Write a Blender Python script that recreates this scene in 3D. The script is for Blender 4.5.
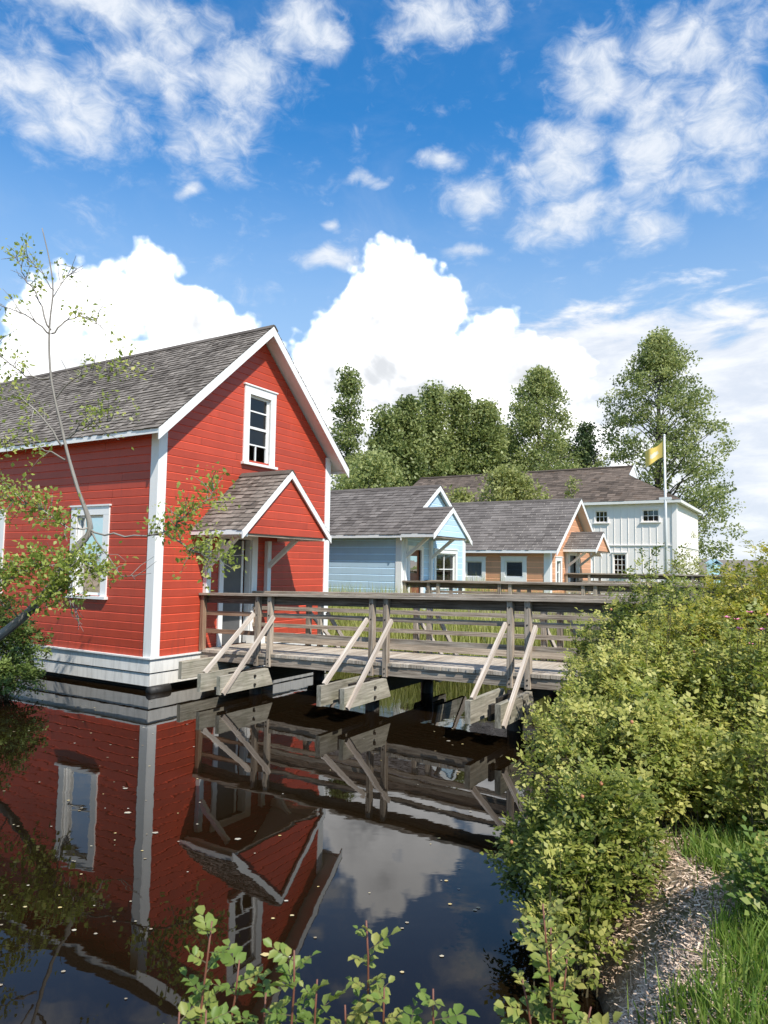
import bpy, math, random
import numpy as np
from mathutils import Matrix, Vector

for _o in list(bpy.data.objects):
    bpy.data.objects.remove(_o, do_unlink=True)
S = bpy.context.scene
COL = S.collection
R = math.radians
random.seed(7)
rng = np.random.default_rng(11)

# ------------------------------------------------------------------ camera
EYE = 2.2
PITCH, ROLL = 0.0766, 0.0155
cam = bpy.data.cameras.new('camera')
cam.sensor_fit = 'VERTICAL'
cam.sensor_height = 36.0
cam.lens = 701.04 / 1024 * 36.0
cam.clip_end = 6000
cam.clip_start = 0.05
cam_o = bpy.data.objects.new('camera', cam)
COL.objects.link(cam_o)
_f = Vector((0, math.cos(PITCH), math.sin(PITCH)))
_u = Vector((0, -math.sin(PITCH), math.cos(PITCH)))
_r = Vector((1, 0, 0))
_r2 = _r * math.cos(ROLL) + _u * math.sin(ROLL)
_u2 = -_r * math.sin(ROLL) + _u * math.cos(ROLL)
_m = Matrix((_r2, _u2, -_f)).transposed().to_4x4()
_m.translation = Vector((0, 0, EYE))
cam_o.matrix_world = _m
cam.dof.use_dof = True
cam.dof.focus_distance = 10.5
cam.dof.aperture_fstop = 9.0
S.camera = cam_o

# ------------------------------------------------------------------ light
SUN_EL, SUN_AZ = 48.0, 147.5            # azimuth clockwise from +Y
sun = bpy.data.lights.new('sun', 'SUN')
sun.energy = 5.0
sun.angle = R(0.5)
sun.color = (1.0, 0.95, 0.87)
sun_o = bpy.data.objects.new('sun', sun)
COL.objects.link(sun_o)
_sd = Vector((math.sin(R(SUN_AZ)) * math.cos(R(SUN_EL)), math.cos(R(SUN_AZ)) * math.cos(R(SUN_EL)), math.sin(R(SUN_EL))))
sun_o.rotation_euler = _sd.to_track_quat('Z', 'Y').to_euler()
S.view_settings.view_transform = 'Standard'
S.view_settings.look = 'None'
S.view_settings.exposure = 0.25
S.view_settings.gamma = 1.0
S.render.engine = 'CYCLES'
S.cycles.max_bounces = 8
S.cycles.transparent_max_bounces = 12
S.cycles.caustics_reflective = False
S.cycles.caustics_refractive = False


class NT:
    """small node helper"""
    def __init__(s, tree):
        s.t = tree
    def n(s, kind, **kw):
        nd = s.t.nodes.new(kind)
        for k, v in kw.items():
            setattr(nd, k, v)
        return nd
    def put(s, sock, v):
        if isinstance(v, bpy.types.NodeSocket):
            s.t.links.new(v, sock)
        elif v is not None:
            sock.default_value = v
    def m(s, op, a, b=None, c=None, clamp=False):
        nd = s.n('ShaderNodeMath', operation=op, use_clamp=clamp)
        for i, v in enumerate((a, b, c)):
            s.put(nd.inputs[i], v)
        return nd.outputs[0]
    def v(s, op, a, b=None):
        nd = s.n('ShaderNodeVectorMath', operation=op)
        s.put(nd.inputs[0], a)
        if b is not None:
            s.put(nd.inputs[1], b)
        return nd.outputs['Value'] if op in ('LENGTH', 'DISTANCE', 'DOT_PRODUCT') else nd.outputs[0]
    def noise(s, vec, scale, detail=4, rough=.5, dist=0., lac=2.0):
        nd = s.n('ShaderNodeTexNoise')
        s.put(nd.inputs['Vector'], vec)
        for k, q in (('Scale', scale), ('Detail', detail), ('Roughness', rough), ('Distortion', dist), ('Lacunarity', lac)):
            nd.inputs[k].default_value = q
        return nd.outputs['Fac']
    def step(s, x, lo, hi, a=0., b=1., kind='SMOOTHSTEP'):
        nd = s.n('ShaderNodeMapRange', interpolation_type=kind)
        nd.clamp = True if kind == 'LINEAR' else nd.clamp
        for i, q in enumerate((x, lo, hi, a, b)):
            s.put(nd.inputs[i], q)
        return nd.outputs[0]
    def mix(s, f, a, b, blend='MIX'):
        nd = s.n('ShaderNodeMix', data_type='RGBA', blend_type=blend)
        s.put(nd.inputs['Factor'], f)
        s.put(nd.inputs[6], a)
        s.put(nd.inputs[7], b)
        return nd.outputs[2]
    def scale(s, vec, k):
        return s.v('MULTIPLY', vec, k)


# ------------------------------------------------------------------ sky with clouds (world, by direction)
CUMULUS = [(-0.336,0.381,0.058,0.051), (-0.392,0.333,0.087,0.062), (-0.463,0.292,0.058,0.073), (-0.280,0.321,0.078,0.062), (-0.217,0.287,0.083,0.060), (-0.404,0.211,0.206,0.103), (0.011,0.407,0.067,0.054), (-0.013,0.350,0.090,0.073), (0.063,0.355,0.080,0.063), (0.145,0.332,0.057,0.050), (-0.075,0.322,0.049,0.048), (0.020,0.256,0.214,0.103), (-0.145,0.231,0.085,0.069), (0.206,0.267,0.104,0.065), (0.022,0.151,0.358,0.113)]
BANK = [(0.353,0.233,0.153,0.089), (0.480,0.204,0.125,0.099), (0.302,0.295,0.119,0.034), (0.425,0.118,0.237,0.142), (0.499,0.282,0.068,0.026)]
ALTO = [(-0.459,0.547,0.120,0.063), (-0.347,0.601,0.093,0.045), (-0.255,0.547,0.077,0.055), (-0.216,0.626,0.086,0.051), (-0.390,0.651,0.193,0.032), (-0.137,0.673,0.089,0.043), (-0.284,0.488,0.022,0.011), (0.083,0.690,0.105,0.032), (0.255,0.525,0.072,0.070), (0.291,0.622,0.069,0.055), (0.423,0.620,0.100,0.053), (0.370,0.527,0.071,0.086), (0.464,0.531,0.078,0.078), (0.262,0.461,0.083,0.036), (0.369,0.437,0.051,0.030), (0.068,0.540,0.033,0.017), (0.127,0.494,0.061,0.031), (-0.031,0.518,0.036,0.014), (-0.086,0.457,0.019,0.011), (-0.088,0.419,0.061,0.018), (0.113,0.431,0.044,0.012)]
SKY_STRENGTH = 0.1
W = bpy.data.worlds.new('World')
S.world = W
W.use_nodes = True
W.node_tree.nodes.clear()
w = NT(W.node_tree)
sky = w.n('ShaderNodeTexSky', sky_type='NISHITA')
sky.sun_disc = False
sky.sun_elevation = R(SUN_EL)
sky.sun_rotation = R(SUN_AZ)
sky.air_density = 1.0
sky.dust_density = 0.3
sky.ozone_density = 2.5
tc = w.n('ShaderNodeTexCoord').outputs['Generated']
dirn = w.v('NORMALIZE', tc)
sep = w.n('ShaderNodeSeparateXYZ')
w.put(sep.inputs[0], dirn)
az = w.m('ARCTAN2', sep.outputs[0], sep.outputs[1])
el = w.m('ARCSINE', sep.outputs[2])
cmb = w.n('ShaderNodeCombineXYZ')
w.put(cmb.inputs[0], az)
w.put(cmb.inputs[1], el)
uv = cmb.outputs[0]


def blobs(lst, metric=True, vec=uv):
    cur = None
    for (a, e, rx, ry) in lst:
        d = w.v('SUBTRACT', vec, (a, e, 0))
        d = w.v('MULTIPLY', d, (1 / rx, 1 / ry, 0))
        q = w.m('SUBTRACT', 1.0, w.v('LENGTH', d))
        if metric:
            q = w.m('MULTIPLY', q, min(rx, ry))
        if cur is None:
            cur = q
        else:
            nd = w.n('ShaderNodeMath', operation='SMOOTH_MAX')
            w.put(nd.inputs[0], cur)
            w.put(nd.inputs[1], q)
            nd.inputs[2].default_value = .012 if metric else .2
            cur = nd.outputs[0]
    return cur


nA = w.noise(dirn, 11, 9, .56)
nB = w.noise(dirn, 34, 5, .55)
vor = w.n('ShaderNodeTexVoronoi', feature='SMOOTH_F1')
w.put(vor.inputs['Vector'], dirn)
vor.inputs['Scale'].default_value = 30
vor.inputs['Smoothness'].default_value = .35
vor.inputs['Detail'].default_value = 2
puff = w.m('SUBTRACT', .45, vor.outputs['Distance'])
sdC = blobs(CUMULUS)
sdC = w.m('MULTIPLY_ADD', w.m('SUBTRACT', nA, .5), .050, sdC)
sdC = w.m('MULTIPLY_ADD', puff, .026, sdC)
sdC = w.m('MULTIPLY_ADD', w.m('SUBTRACT', nB, .5), .012, sdC)
maskC = w.step(sdC, -.003, .013)
# soft bank low on the right
strv = w.v('MULTIPLY', uv, (1.0, 3.2, 1))
nS = w.noise(strv, 9, 9, .6, .3)
sdB = w.m('MULTIPLY_ADD', w.m('SUBTRACT', nS, .34), .22, blobs(BANK))
maskB = w.m('MULTIPLY', w.step(sdB, -.012, .045), .93)
# altocumulus patches
stv = w.n('ShaderNodeMapping')
w.put(stv.inputs[0], uv)
stv.inputs['Rotation'].default_value = (0, 0, R(24))
stv.inputs['Scale'].default_value = (1.0, 1.65, 1)
nL = w.noise(stv.outputs[0], 13, 3, .5, .4)
nM = w.noise(stv.outputs[0], 24, 10, .66, .55)
dist_uv = w.v('ADD', uv, w.v('MULTIPLY', w.v('SUBTRACT', (lambda nd: (w.put(nd.inputs['Vector'], uv), nd.inputs['Scale'].__setattr__('default_value', 14), nd.outputs['Color'])[-1])(w.n('ShaderNodeTexNoise')), (.5, .5, .5)), (.07, .05, 0)))
fA = blobs(ALTO, False, dist_uv)
behind = w.m('MULTIPLY', w.step(w.m('ABSOLUTE', az), .62, .85), .26)
fA = w.m('MAXIMUM', w.m('MINIMUM', fA, .75), w.m('SUBTRACT', w.m('ADD', behind, w.m('MULTIPLY', w.step(el, .73, .85), .35)), .25))
val = w.m('MULTIPLY_ADD', w.m('SUBTRACT', nL, .5), 1.25, fA)
val = w.m('MULTIPLY_ADD', w.m('SUBTRACT', nM, .5), 1.45, val)
maskA = w.m('MULTIPLY', w.step(val, -.20, 1.0), .92)
# faint veil everywhere
veil = w.m('MULTIPLY', w.step(w.noise(stv.outputs[0], 5, 8, .62, .6), .46, .85), .15)
maskA = w.m('MAXIMUM', maskA, veil)

hsv = w.n('ShaderNodeHueSaturation')
hsv.inputs['Saturation'].default_value = 1.24
hsv.inputs['Value'].default_value = 1.30
w.put(hsv.inputs['Color'], sky.outputs[0])
k = 1 / SKY_STRENGTH
lowwhite = w.step(el, .24, .60, .66, 0.0)
skycol = w.mix(1.0, hsv.outputs[0], (.66, 1.30, 1.46, 1), 'MULTIPLY')
skycol = w.mix(lowwhite, skycol, (.45 * k, .58 * k, .74 * k, 1))
colA = w.mix(w.step(nM, .3, .75), (.62 * k, .69 * k, .79 * k, 1), (.80 * k, .83 * k, .88 * k, 1))
off = w.v('ADD', dirn, (-.018, 0.0, .030))
nA2 = w.noise(off, 11, 9, .56)
vor2 = w.n('ShaderNodeTexVoronoi', feature='SMOOTH_F1')
w.put(vor2.inputs['Vector'], off)
vor2.inputs['Scale'].default_value = 30
vor2.inputs['Smoothness'].default_value = .35
vor2.inputs['Detail'].default_value = 2
rel = w.m('ADD', w.m('MULTIPLY', w.m('SUBTRACT', nA2, nA), 2.0), w.m('MULTIPLY', w.m('SUBTRACT', vor.outputs['Distance'], vor2.outputs['Distance']), .75))
big = w.noise(w.v('MULTIPLY', uv, (1, 1.6, 1)), 7, 5, .55, .5)
shC = w.m('MULTIPLY_ADD', w.step(big, .36, .62), w.step(el, .58, .24), w.m('MULTIPLY', rel, .70))
shC = w.m('MULTIPLY', w.step(shC, -.15, 1.1), w.step(sdC, .004, .05))
colC = w.mix(shC, (1.6 * k, 1.6 * k, 1.6 * k, 1), (.66 * k, .685 * k, .72 * k, 1))
colB = w.mix(w.step(nS, .35, .68), (.66 * k, .71 * k, .80 * k, 1), (.90 * k, .91 * k, .93 * k, 1))
out = w.mix(maskA, skycol, colA)
out = w.mix(maskB, out, colB)
out = w.mix(maskC, out, colC)
bg = w.n('ShaderNodeBackground')
bg.inputs['Strength'].default_value = SKY_STRENGTH
w.put(bg.inputs['Color'], out)
wo = w.n('ShaderNodeOutputWorld')
w.t.links.new(bg.outputs[0], wo.inputs[0])

# ------------------------------------------------------------------ frames
TH = 0.5456
UU = np.array([math.sin(TH), math.cos(TH), 0.0])      # along the gables, away to the right
VV = np.array([-math.cos(TH), math.sin(TH), 0.0])     # along the ridges, away to the left
K0 = np.array([-3.959, 12.1695, 0.0])
PSI = math.pi / 2 - TH
OFF = {}


def wpos(a, b, z=0.0):
    return K0 + a * UU + b * VV + np.array([0, 0, z])


def ab(X, Y):
    d0, d1 = X - K0[0], Y - K0[1]
    return d0 * UU[0] + d1 * UU[1], d0 * VV[0] + d1 * VV[1]


def tag(o, label, cat, group=None, kind=None):
    if label:
        o['label'] = label
    if cat:
        o['category'] = cat
    if group:
        o['group'] = group
    if kind:
        o['kind'] = kind
    return o


def thing_ab(name, label, cat, abz, group=None):
    o = bpy.data.objects.new(name, None)
    COL.objects.link(o)
    o.empty_display_size = .2
    o.location = wpos(*abz)
    o.rotation_euler = (0, 0, PSI)
    OFF[o.name] = np.array(abz, float)
    return tag(o, label, cat, group)


def thing_w(name, label, cat, loc, group=None):
    o = bpy.data.objects.new(name, None)
    COL.objects.link(o)
    o.empty_display_size = .2
    o.location = loc
    OFF[o.name] = np.array(loc, float)
    return tag(o, label, cat, group)


def np_mesh(name, V, faces, tone=None, uvs=None, smooth=False):
    """faces: int array (n,k) or list of arrays"""
    me = bpy.data.meshes.new(name)
    if isinstance(faces, np.ndarray):
        faces = [faces]
    idx = np.concatenate([f.ravel() for f in faces]).astype(np.int32)
    sizes = np.concatenate([np.full(len(f), f.shape[1]) for f in faces]).astype(np.int32)
    me.vertices.add(len(V))
    me.vertices.foreach_set('co', np.asarray(V, np.float32).ravel())
    me.loops.add(len(idx))
    me.loops.foreach_set('vertex_index', idx)
    me.polygons.add(len(sizes))
    st = np.zeros(len(sizes), np.int32)
    st[1:] = np.cumsum(sizes)[:-1]
    me.polygons.foreach_set('loop_start', st)
    me.polygons.foreach_set('loop_total', sizes)
    if smooth:
        me.polygons.foreach_set('use_smooth', np.ones(len(sizes), bool))
    if uvs is not None:
        l = me.uv_layers.new(name='UVMap')
        l.data.foreach_set('uv', np.asarray(uvs, np.float32).ravel())
    if tone is not None:
        at = me.attributes.new('tone', 'FLOAT', 'FACE')
        at.data.foreach_set('value', np.asarray(tone, np.float32))
    me.update(calc_edges=True)
    me.validate()
    return me


def link(name, me, mat, parent):
    o = bpy.data.objects.new(name, me)
    me.materials.append(mat)
    COL.objects.link(o)
    if parent is not None:
        o.parent = parent
        if parent.name in OFF:
            OFF[o.name] = OFF[parent.name]
    return o


class MB:
    def __init__(s):
        s.V, s.F, s.UV, s.T = [], [], [], []
    def face(s, pts, uv=None, tone=None):
        i = len(s.V)
        s.V += [tuple(p) for p in pts]
        s.F.append(tuple(range(i, i + len(pts))))
        s.UV.append(uv if uv is not None else [(p[0], p[1]) for p in pts])
        s.T.append(random.random() if tone is None else tone)
    def beam(s, p, q, wd, ht, up=(0, 0, 1), tone=None, ext=0.0):
        p, q = Vector(p), Vector(q)
        d = (q - p)
        L = d.length
        d.normalize()
        p = p - d * ext
        q = q + d * ext
        up = Vector(up)
        sd = d.cross(up)
        if sd.length < 1e-4:
            sd = d.cross(Vector((1, 0, 0)))
        sd.normalize()
        up = sd.cross(d).normalized()
        t = random.random() if tone is None else tone
        ou, ov = random.random() * 50, random.random() * 50
        c = []
        for e in (p, q):
            for (x, y) in ((-1, -1), (1, -1), (1, 1), (-1, 1)):
                c.append(e + sd * (x * wd / 2) + up * (y * ht / 2))
        i = len(s.V)
        s.V += [tuple(v) for v in c]
        acc = 0
        for kk in range(4):
            k2 = (kk + 1) % 4
            wv = wd if kk % 2 == 0 else ht
            s.F.append((i + kk, i + k2, i + 4 + k2, i + 4 + kk))
            s.UV.append([(ou, ov + acc), (ou, ov + acc + wv), (ou + L, ov + acc + wv), (ou + L, ov + acc)])
            s.T.append(t)
            acc += wv
        s.F.append((i + 3, i + 2, i + 1, i))
        s.UV.append([(ou, ov), (ou, ov + wd), (ou + .01, ov + wd), (ou + .01, ov)])
        s.T.append(t)
        s.F.append((i + 4, i + 5, i + 6, i + 7))
        s.UV.append([(ou, ov), (ou, ov + wd), (ou + .01, ov + wd), (ou + .01, ov)])
        s.T.append(t)
    def box(s, x0, x1, y0, y1, z0, z1, tone=None):
        dx, dy, dz = x1 - x0, y1 - y0, z1 - z0
        xm, ym, zm = (x0 + x1) / 2, (y0 + y1) / 2, (z0 + z1) / 2
        if dx >= dy and dx >= dz:
            s.beam((x0, ym, zm), (x1, ym, zm), dy, dz, tone=tone)
        elif dy >= dz:
            s.beam((xm, y0, zm), (xm, y1, zm), dx, dz, tone=tone)
        else:
            s.beam((xm, ym, z0), (xm, ym, z1), dx, dy, up=(0, 1, 0), tone=tone)
    def prism(s, poly, y0, y1, tone=None):
        """poly in (x, z), extruded along y"""
        t = random.random() if tone is None else tone
        n = len(poly)
        f0 = [(p[0], y0, p[1]) for p in poly]
        f1 = [(p[0], y1, p[1]) for p in poly]
        L = math.hypot(poly[1][0] - poly[0][0], poly[1][1] - poly[0][1])
        q4 = [(0, 0), (L, 0), (L, .15), (0, .15)] if n == 4 else None
        s.face(f0, q4, t)
        s.face(f1[::-1], q4, t)
        for i in range(n):
            j = (i + 1) % n
            s.face([f0[j], f0[i], f1[i], f1[j]], [(0, 0), (L, 0), (L, .03), (0, .03)], t)
    def tube(s, pts, rad, n=7, tone=None, cap=True):
        pts = [Vector(p) for p in pts]
        t = random.random() if tone is None else tone
        rings = []
        prev = Vector((.31, .2, .93)).normalized()
        i0 = len(s.V)
        acc = 0
        us = []
        for k, p in enumerate(pts):
            d = (pts[min(k + 1, len(pts) - 1)] - pts[max(k - 1, 0)])
            if d.length < 1e-9:
                d = Vector((0, 0, 1))
            d.normalize()
            sd = d.cross(prev)
            if sd.length < .05:
                sd = d.cross(Vector((1, 0, 0)))
            sd.normalize()
            u2 = sd.cross(d)
            r = rad[k] if hasattr(rad, '__len__') else rad
            for j in range(n):
                an = 2 * math.pi * j / n
                s.V.append(tuple(p + sd * (math.cos(an) * r) + u2 * (math.sin(an) * r)))
            if k:
                acc += (p - pts[k - 1]).length
            us.append(acc)
        for k in range(len(pts) - 1):
            for j in range(n):
                j2 = (j + 1) % n
                s.F.append((i0 + k * n + j, i0 + k * n + j2, i0 + (k + 1) * n + j2, i0 + (k + 1) * n + j))
                s.UV.append([(us[k], j * .05), (us[k], j * .05 + .05), (us[k + 1], j * .05 + .05), (us[k + 1], j * .05)])
                s.T.append(t)
        if cap:
            s.F.append(tuple(i0 + j for j in range(n))[::-1])
            s.UV.append([(0, .05 * j) for j in range(n)])
            s.T.append(t)
            b0 = i0 + (len(pts) - 1) * n
            s.F.append(tuple(b0 + j for j in range(n)))
            s.UV.append([(0, .05 * j) for j in range(n)])
            s.T.append(t)
    def build(s, name, mat, parent=None, label=None, smooth=False, bevel=0.0):
        me = bpy.data.meshes.new(name)
        off = OFF.get(parent.name, np.zeros(3)) if parent is not None else np.zeros(3)
        me.from_pydata([(v[0] - off[0], v[1] - off[1], v[2] - off[2]) for v in s.V], [], s.F)
        l = me.uv_layers.new(name='UVMap')
        l.data.foreach_set('uv', np.array([c for f in s.UV for c in f], np.float32).ravel())
        at = me.attributes.new('tone', 'FLOAT', 'FACE')
        at.data.foreach_set('value', np.array(s.T, np.float32))
        if smooth:
            me.polygons.foreach_set('use_smooth', np.ones(len(s.F), bool))
        me.update()
        o = link(name, me, mat, parent)
        if label:
            o['label'] = label
        if bevel:
            md = o.modifiers.new('soft_edges', 'BEVEL')
            md.width = bevel
            md.segments = 1
            md.limit_method = 'ANGLE'
        return o


# ------------------------------------------------------------------ materials
def new_mat(name):
    m = bpy.data.materials.new(name)
    m.use_nodes = True
    m.node_tree.nodes.clear()
    t = NT(m.node_tree)
    p = t.n('ShaderNodeBsdfPrincipled')
    o = t.n('ShaderNodeOutputMaterial')
    t.t.links.new(p.outputs[0], o.inputs[0])
    return m, t, p, o


def attr(t, name='tone'):
    return t.n('ShaderNodeAttribute', attribute_name=name).outputs['Fac']


def c4(c, k=1.0):
    return (c[0] * k, c[1] * k, c[2] * k, 1)


def bump(t, p, h, strength=.3, dist=.01):
    b = t.n('ShaderNodeBump')
    b.inputs['Strength'].default_value = strength
    b.inputs['Distance'].default_value = dist
    t.put(b.inputs['Height'], h)
    t.put(p.inputs['Normal'], b.outputs[0])


def paint(name, col, var=.14, rough=.55, tonevar=.12, grime=.25):
    m, t, p, o = new_mat(name)
    oc = t.n('ShaderNodeTexCoord').outputs['Object']
    uvn = t.n('ShaderNodeUVMap').outputs[0]
    n1 = t.noise(oc, 2.3, 6, .6)
    n2 = t.noise(t.v('MULTIPLY', uvn, (3, 60, 1)), 1.0, 5, .6)
    n3 = t.noise(t.v('MULTIPLY', oc, (14, 14, 1.6)), 1.0, 5, .65)
    f = t.m('MULTIPLY_ADD', t.m('SUBTRACT', n1, .5), var * 2, 1.0)
    f = t.m('MULTIPLY_ADD', t.m('SUBTRACT', n2, .5), var, f)
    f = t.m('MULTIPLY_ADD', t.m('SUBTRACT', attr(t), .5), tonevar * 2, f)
    base = t.mix(1.0, c4(col), t.n('ShaderNodeCombineColor').outputs[0], 'MULTIPLY') if False else None
    cc = t.n('ShaderNodeCombineColor')
    for i in range(3):
        t.put(cc.inputs[i], f)
    c = t.mix(1.0, c4(col), cc.outputs[0], 'MULTIPLY')
    sx = t.n('ShaderNodeSeparateXYZ')
    t.put(sx.inputs[0], oc)
    low = t.step(sx.outputs[2], 1.5, .1)
    g = t.m('MULTIPLY', t.step(t.m('MULTIPLY_ADD', low, .13, n3), .52, .8), t.m('MULTIPLY_ADD', low, grime * .7, grime))
    c = t.mix(g, c, c4([x * .45 + .02 for x in col]))
    t.put(p.inputs['Base Color'], c)
    p.inputs['Roughness'].default_value = rough
    bump(t, p, n2, .25, .004)
    return m


def wood(name, dark, light, rough=.8, green=0.0, scale=1.0):
    m, t, p, o = new_mat(name)
    uvn = t.n('ShaderNodeUVMap').outputs[0]
    oc = t.n('ShaderNodeTexCoord').outputs['Object']
    g = t.noise(t.v('MULTIPLY', uvn, (1.6 * scale, 46 * scale, 1)), 1.0, 8, .68, .6)
    b = t.noise(oc, 1.7, 5, .6)
    sp = t.noise(t.v('MULTIPLY', uvn, (9, 60, 1)), 1.0, 3, .5)
    f = t.m('MULTIPLY_ADD', t.m('SUBTRACT', attr(t), .5), .55, t.step(g, .3, .72))
    f = t.m('MULTIPLY_ADD', t.m('SUBTRACT', b, .5), .8, f, clamp=True)
    c = t.mix(f, c4(dark), c4(light))
    c = t.mix(t.step(sp, .66, .74, 0, .65), c, c4([x * .45 for x in dark]))
    if green:
        c = t.mix(t.m('MULTIPLY', t.step(t.noise(oc, 3.1, 6, .65), .45, .75), green), c, (.10, .115, .05, 1))
    t.put(p.inputs['Base Color'], c)
    p.inputs['Roughness'].default_value = rough
    p.inputs['Specular IOR Level'].default_value = .25
    bump(t, p, g, .5, .006)
    return m


def shingle_mat(name, dark, light, moss=0.0):
    m, t, p, o = new_mat(name)
    uvn = t.n('ShaderNodeUVMap').outputs[0]
    oc = t.n('ShaderNodeTexCoord').outputs['Object']
    g = t.noise(t.v('MULTIPLY', uvn, (60, 3, 1)), 1.0, 6, .65, .3)
    b = t.noise(oc, .9, 6, .62)
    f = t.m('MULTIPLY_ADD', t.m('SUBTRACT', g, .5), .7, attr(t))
    f = t.m('MULTIPLY_ADD', t.m('SUBTRACT', b, .5), 1.1, f, clamp=True)
    c = t.mix(f, c4(dark), c4(light))
    if moss:
        c = t.mix(t.m('MULTIPLY', t.step(t.noise(oc, 1.9, 7, .68), .55, .72), moss), c, (.13, .085, .055, 1))
    t.put(p.inputs['Base Color'], c)
    p.inputs['Roughness'].default_value = .85
    p.inputs['Specular IOR Level'].default_value = .2
    bump(t, p, g, .4, .006)
    return m


def leaf_mat(name, c0, c1, c2, trans=.35, rough=.45):
    """tone 0 -> c0, .5 -> c1, 1 -> c2"""
    m, t, p, o = new_mat(name)
    a = attr(t)
    rp = t.n('ShaderNodeValToRGB')
    rp.color_ramp.elements[0].color = c4(c0)
    rp.color_ramp.elements[1].color = c4(c2)
    e = rp.color_ramp.elements.new(.5)
    e.color = c4(c1)
    t.put(rp.inputs[0], a)
    t.put(p.inputs['Base Color'], rp.outputs[0])
    p.inputs['Roughness'].default_value = rough
    p.inputs['Specular IOR Level'].default_value = .35
    tr = t.n('ShaderNodeBsdfTranslucent')
    hs = t.n('ShaderNodeHueSaturation')
    hs.inputs['Saturation'].default_value = 1.1
    hs.inputs['Value'].default_value = 1.25
    t.put(hs.inputs['Color'], rp.outputs[0])
    t.put(tr.inputs[0], hs.outputs[0])
    mx = t.n('ShaderNodeMixShader')
    mx.inputs[0].default_value = trans
    t.t.links.new(p.outputs[0], mx.inputs[1])
    t.t.links.new(tr.outputs[0], mx.inputs[2])
    t.t.links.new(mx.outputs[0], o.inputs[0])
    return m


def glass_mat(name, tint=(.75, .8, .8), base=.10, gain=1.6):
    m, t, p, o = new_mat(name)
    t.t.nodes.remove(p)
    oc = t.n('ShaderNodeTexCoord').outputs['Object']
    bp = t.n('ShaderNodeBump')
    bp.inputs['Strength'].default_value = .12
    bp.inputs['Distance'].default_value = .02
    t.put(bp.inputs['Height'], t.noise(oc, 2.2, 2, .5))
    gl = t.n('ShaderNodeBsdfGlossy')
    gl.inputs['Roughness'].default_value = .02
    t.put(gl.inputs['Normal'], bp.outputs[0])
    tr = t.n('ShaderNodeBsdfTransparent')
    tr.inputs[0].default_value = (*tint, 1)
    fr = t.n('ShaderNodeFresnel')
    fr.inputs[0].default_value = 1.5
    mx = t.n('ShaderNodeMixShader')
    t.put(mx.inputs[0], t.m('MULTIPLY_ADD', fr.outputs[0], gain, base, clamp=True))
    t.t.links.new(tr.outputs[0], mx.inputs[1])
    t.t.links.new(gl.outputs[0], mx.inputs[2])
    t.t.links.new(mx.outputs[0], o.inputs[0])
    return m


def plain(name, col, rough=.6, noise=.3, scale=6):
    m, t, p, o = new_mat(name)
    n = t.noise(t.n('ShaderNodeTexCoord').outputs['Object'], scale, 5, .6)
    c = t.mix(n, c4(col, 1 - noise), c4(col, 1 + noise))
    t.put(p.inputs['Base Color'], c)
    p.inputs['Roughness'].default_value = rough
    return m


M = {}
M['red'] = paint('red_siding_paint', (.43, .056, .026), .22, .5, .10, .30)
M['white'] = paint('white_trim_paint', (.80, .79, .76), .05, .5, .04, .16)
M['white_old'] = paint('weathered_white_paint', (.76, .74, .69), .10, .6, .06, .22)
M['blue'] = paint('blue_siding_paint', (.47, .625, .74), .08, .55, .06, .15)
M['orange'] = paint('orange_siding_paint', (.60, .30, .165), .10, .55, .08, .2)
M['whiteboard'] = paint('white_board_siding_paint', (.90, .84, .78), .05, .6, .05, .12)
M['shingle'] = shingle_mat('weathered_cedar_shingles', (.085, .070, .058), (.30, .26, .222))
M['shingle_porch'] = shingle_mat('pale_cedar_shingles', (.09, .075, .062), (.31, .265, .225))
M['shingle_far'] = shingle_mat('grey_cedar_shingles', (.105, .09, .08), (.215, .188, .168))
M['shingle_brown'] = shingle_mat('brown_old_shingles', (.068, .052, .04), (.20, .152, .118), .8)
M['wood'] = wood('weathered_bridge_timber', (.155, .118, .088), (.53, .445, .35))
M['wood_dark'] = wood('dark_bridge_timber', (.075, .056, .042), (.28, .22, .17))
M['wood_brown'] = wood('brown_bridge_timber', (.14, .078, .046), (.38, .25, .165))
M['wood_pale'] = wood('pale_bleached_timber', (.38, .31, .25), (.68, .59, .50))
M['wood_green'] = wood('algae_stained_timber', (.17, .15, .115), (.46, .42, .335), .8, .4)
M['wood_deck'] = wood('bleached_deck_planks', (.26, .215, .165), (.56, .49, .40))
M['wet_shade'] = wood('wet_pile_and_shade_timber', (.018, .015, .012), (.06, .05, .04), .5)  # wet piles; its near-black also paints the shade between outrigger plates
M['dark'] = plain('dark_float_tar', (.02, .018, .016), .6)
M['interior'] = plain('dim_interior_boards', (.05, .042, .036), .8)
M['glass'] = glass_mat('old_window_glass', (.70, .75, .75), .02, 1.1)
M['glass_dark'] = glass_mat('far_window_glass', (.35, .37, .37), .06, 1.2)
M['curtain'] = plain('white_curtain_cloth', (.78, .78, .75), .9, .1, 14)
M['door_grey'] = plain('dark_grey_door', (.09, .09, .09), .5)
M['door_brown'] = plain('red_brown_door', (.22, .085, .04), .5)
M['bark'] = wood('grey_brown_bark', (.05, .042, .034), (.17, .15, .125), .9)
M['bark_pale'] = wood('pale_alder_bark', (.13, .115, .095), (.40, .37, .33), .85)
M['cane'] = plain('red_brown_rose_cane', (.17, .06, .035), .55, .35, 9)
M['twig'] = plain('dry_brown_stem', (.085, .07, .035), .8, .35, 9)
M['metal'] = plain('white_painted_pole', (.72, .72, .70), .4, .08)
M['leaf_bg'] = leaf_mat('background_tree_leaves', (.065, .10, .034), (.25, .29, .10), (.44, .46, .19), .42)
M['leaf_dark'] = leaf_mat('dark_conifer_leaves', (.03, .055, .024), (.085, .125, .05), (.16, .20, .085), .3)
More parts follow.
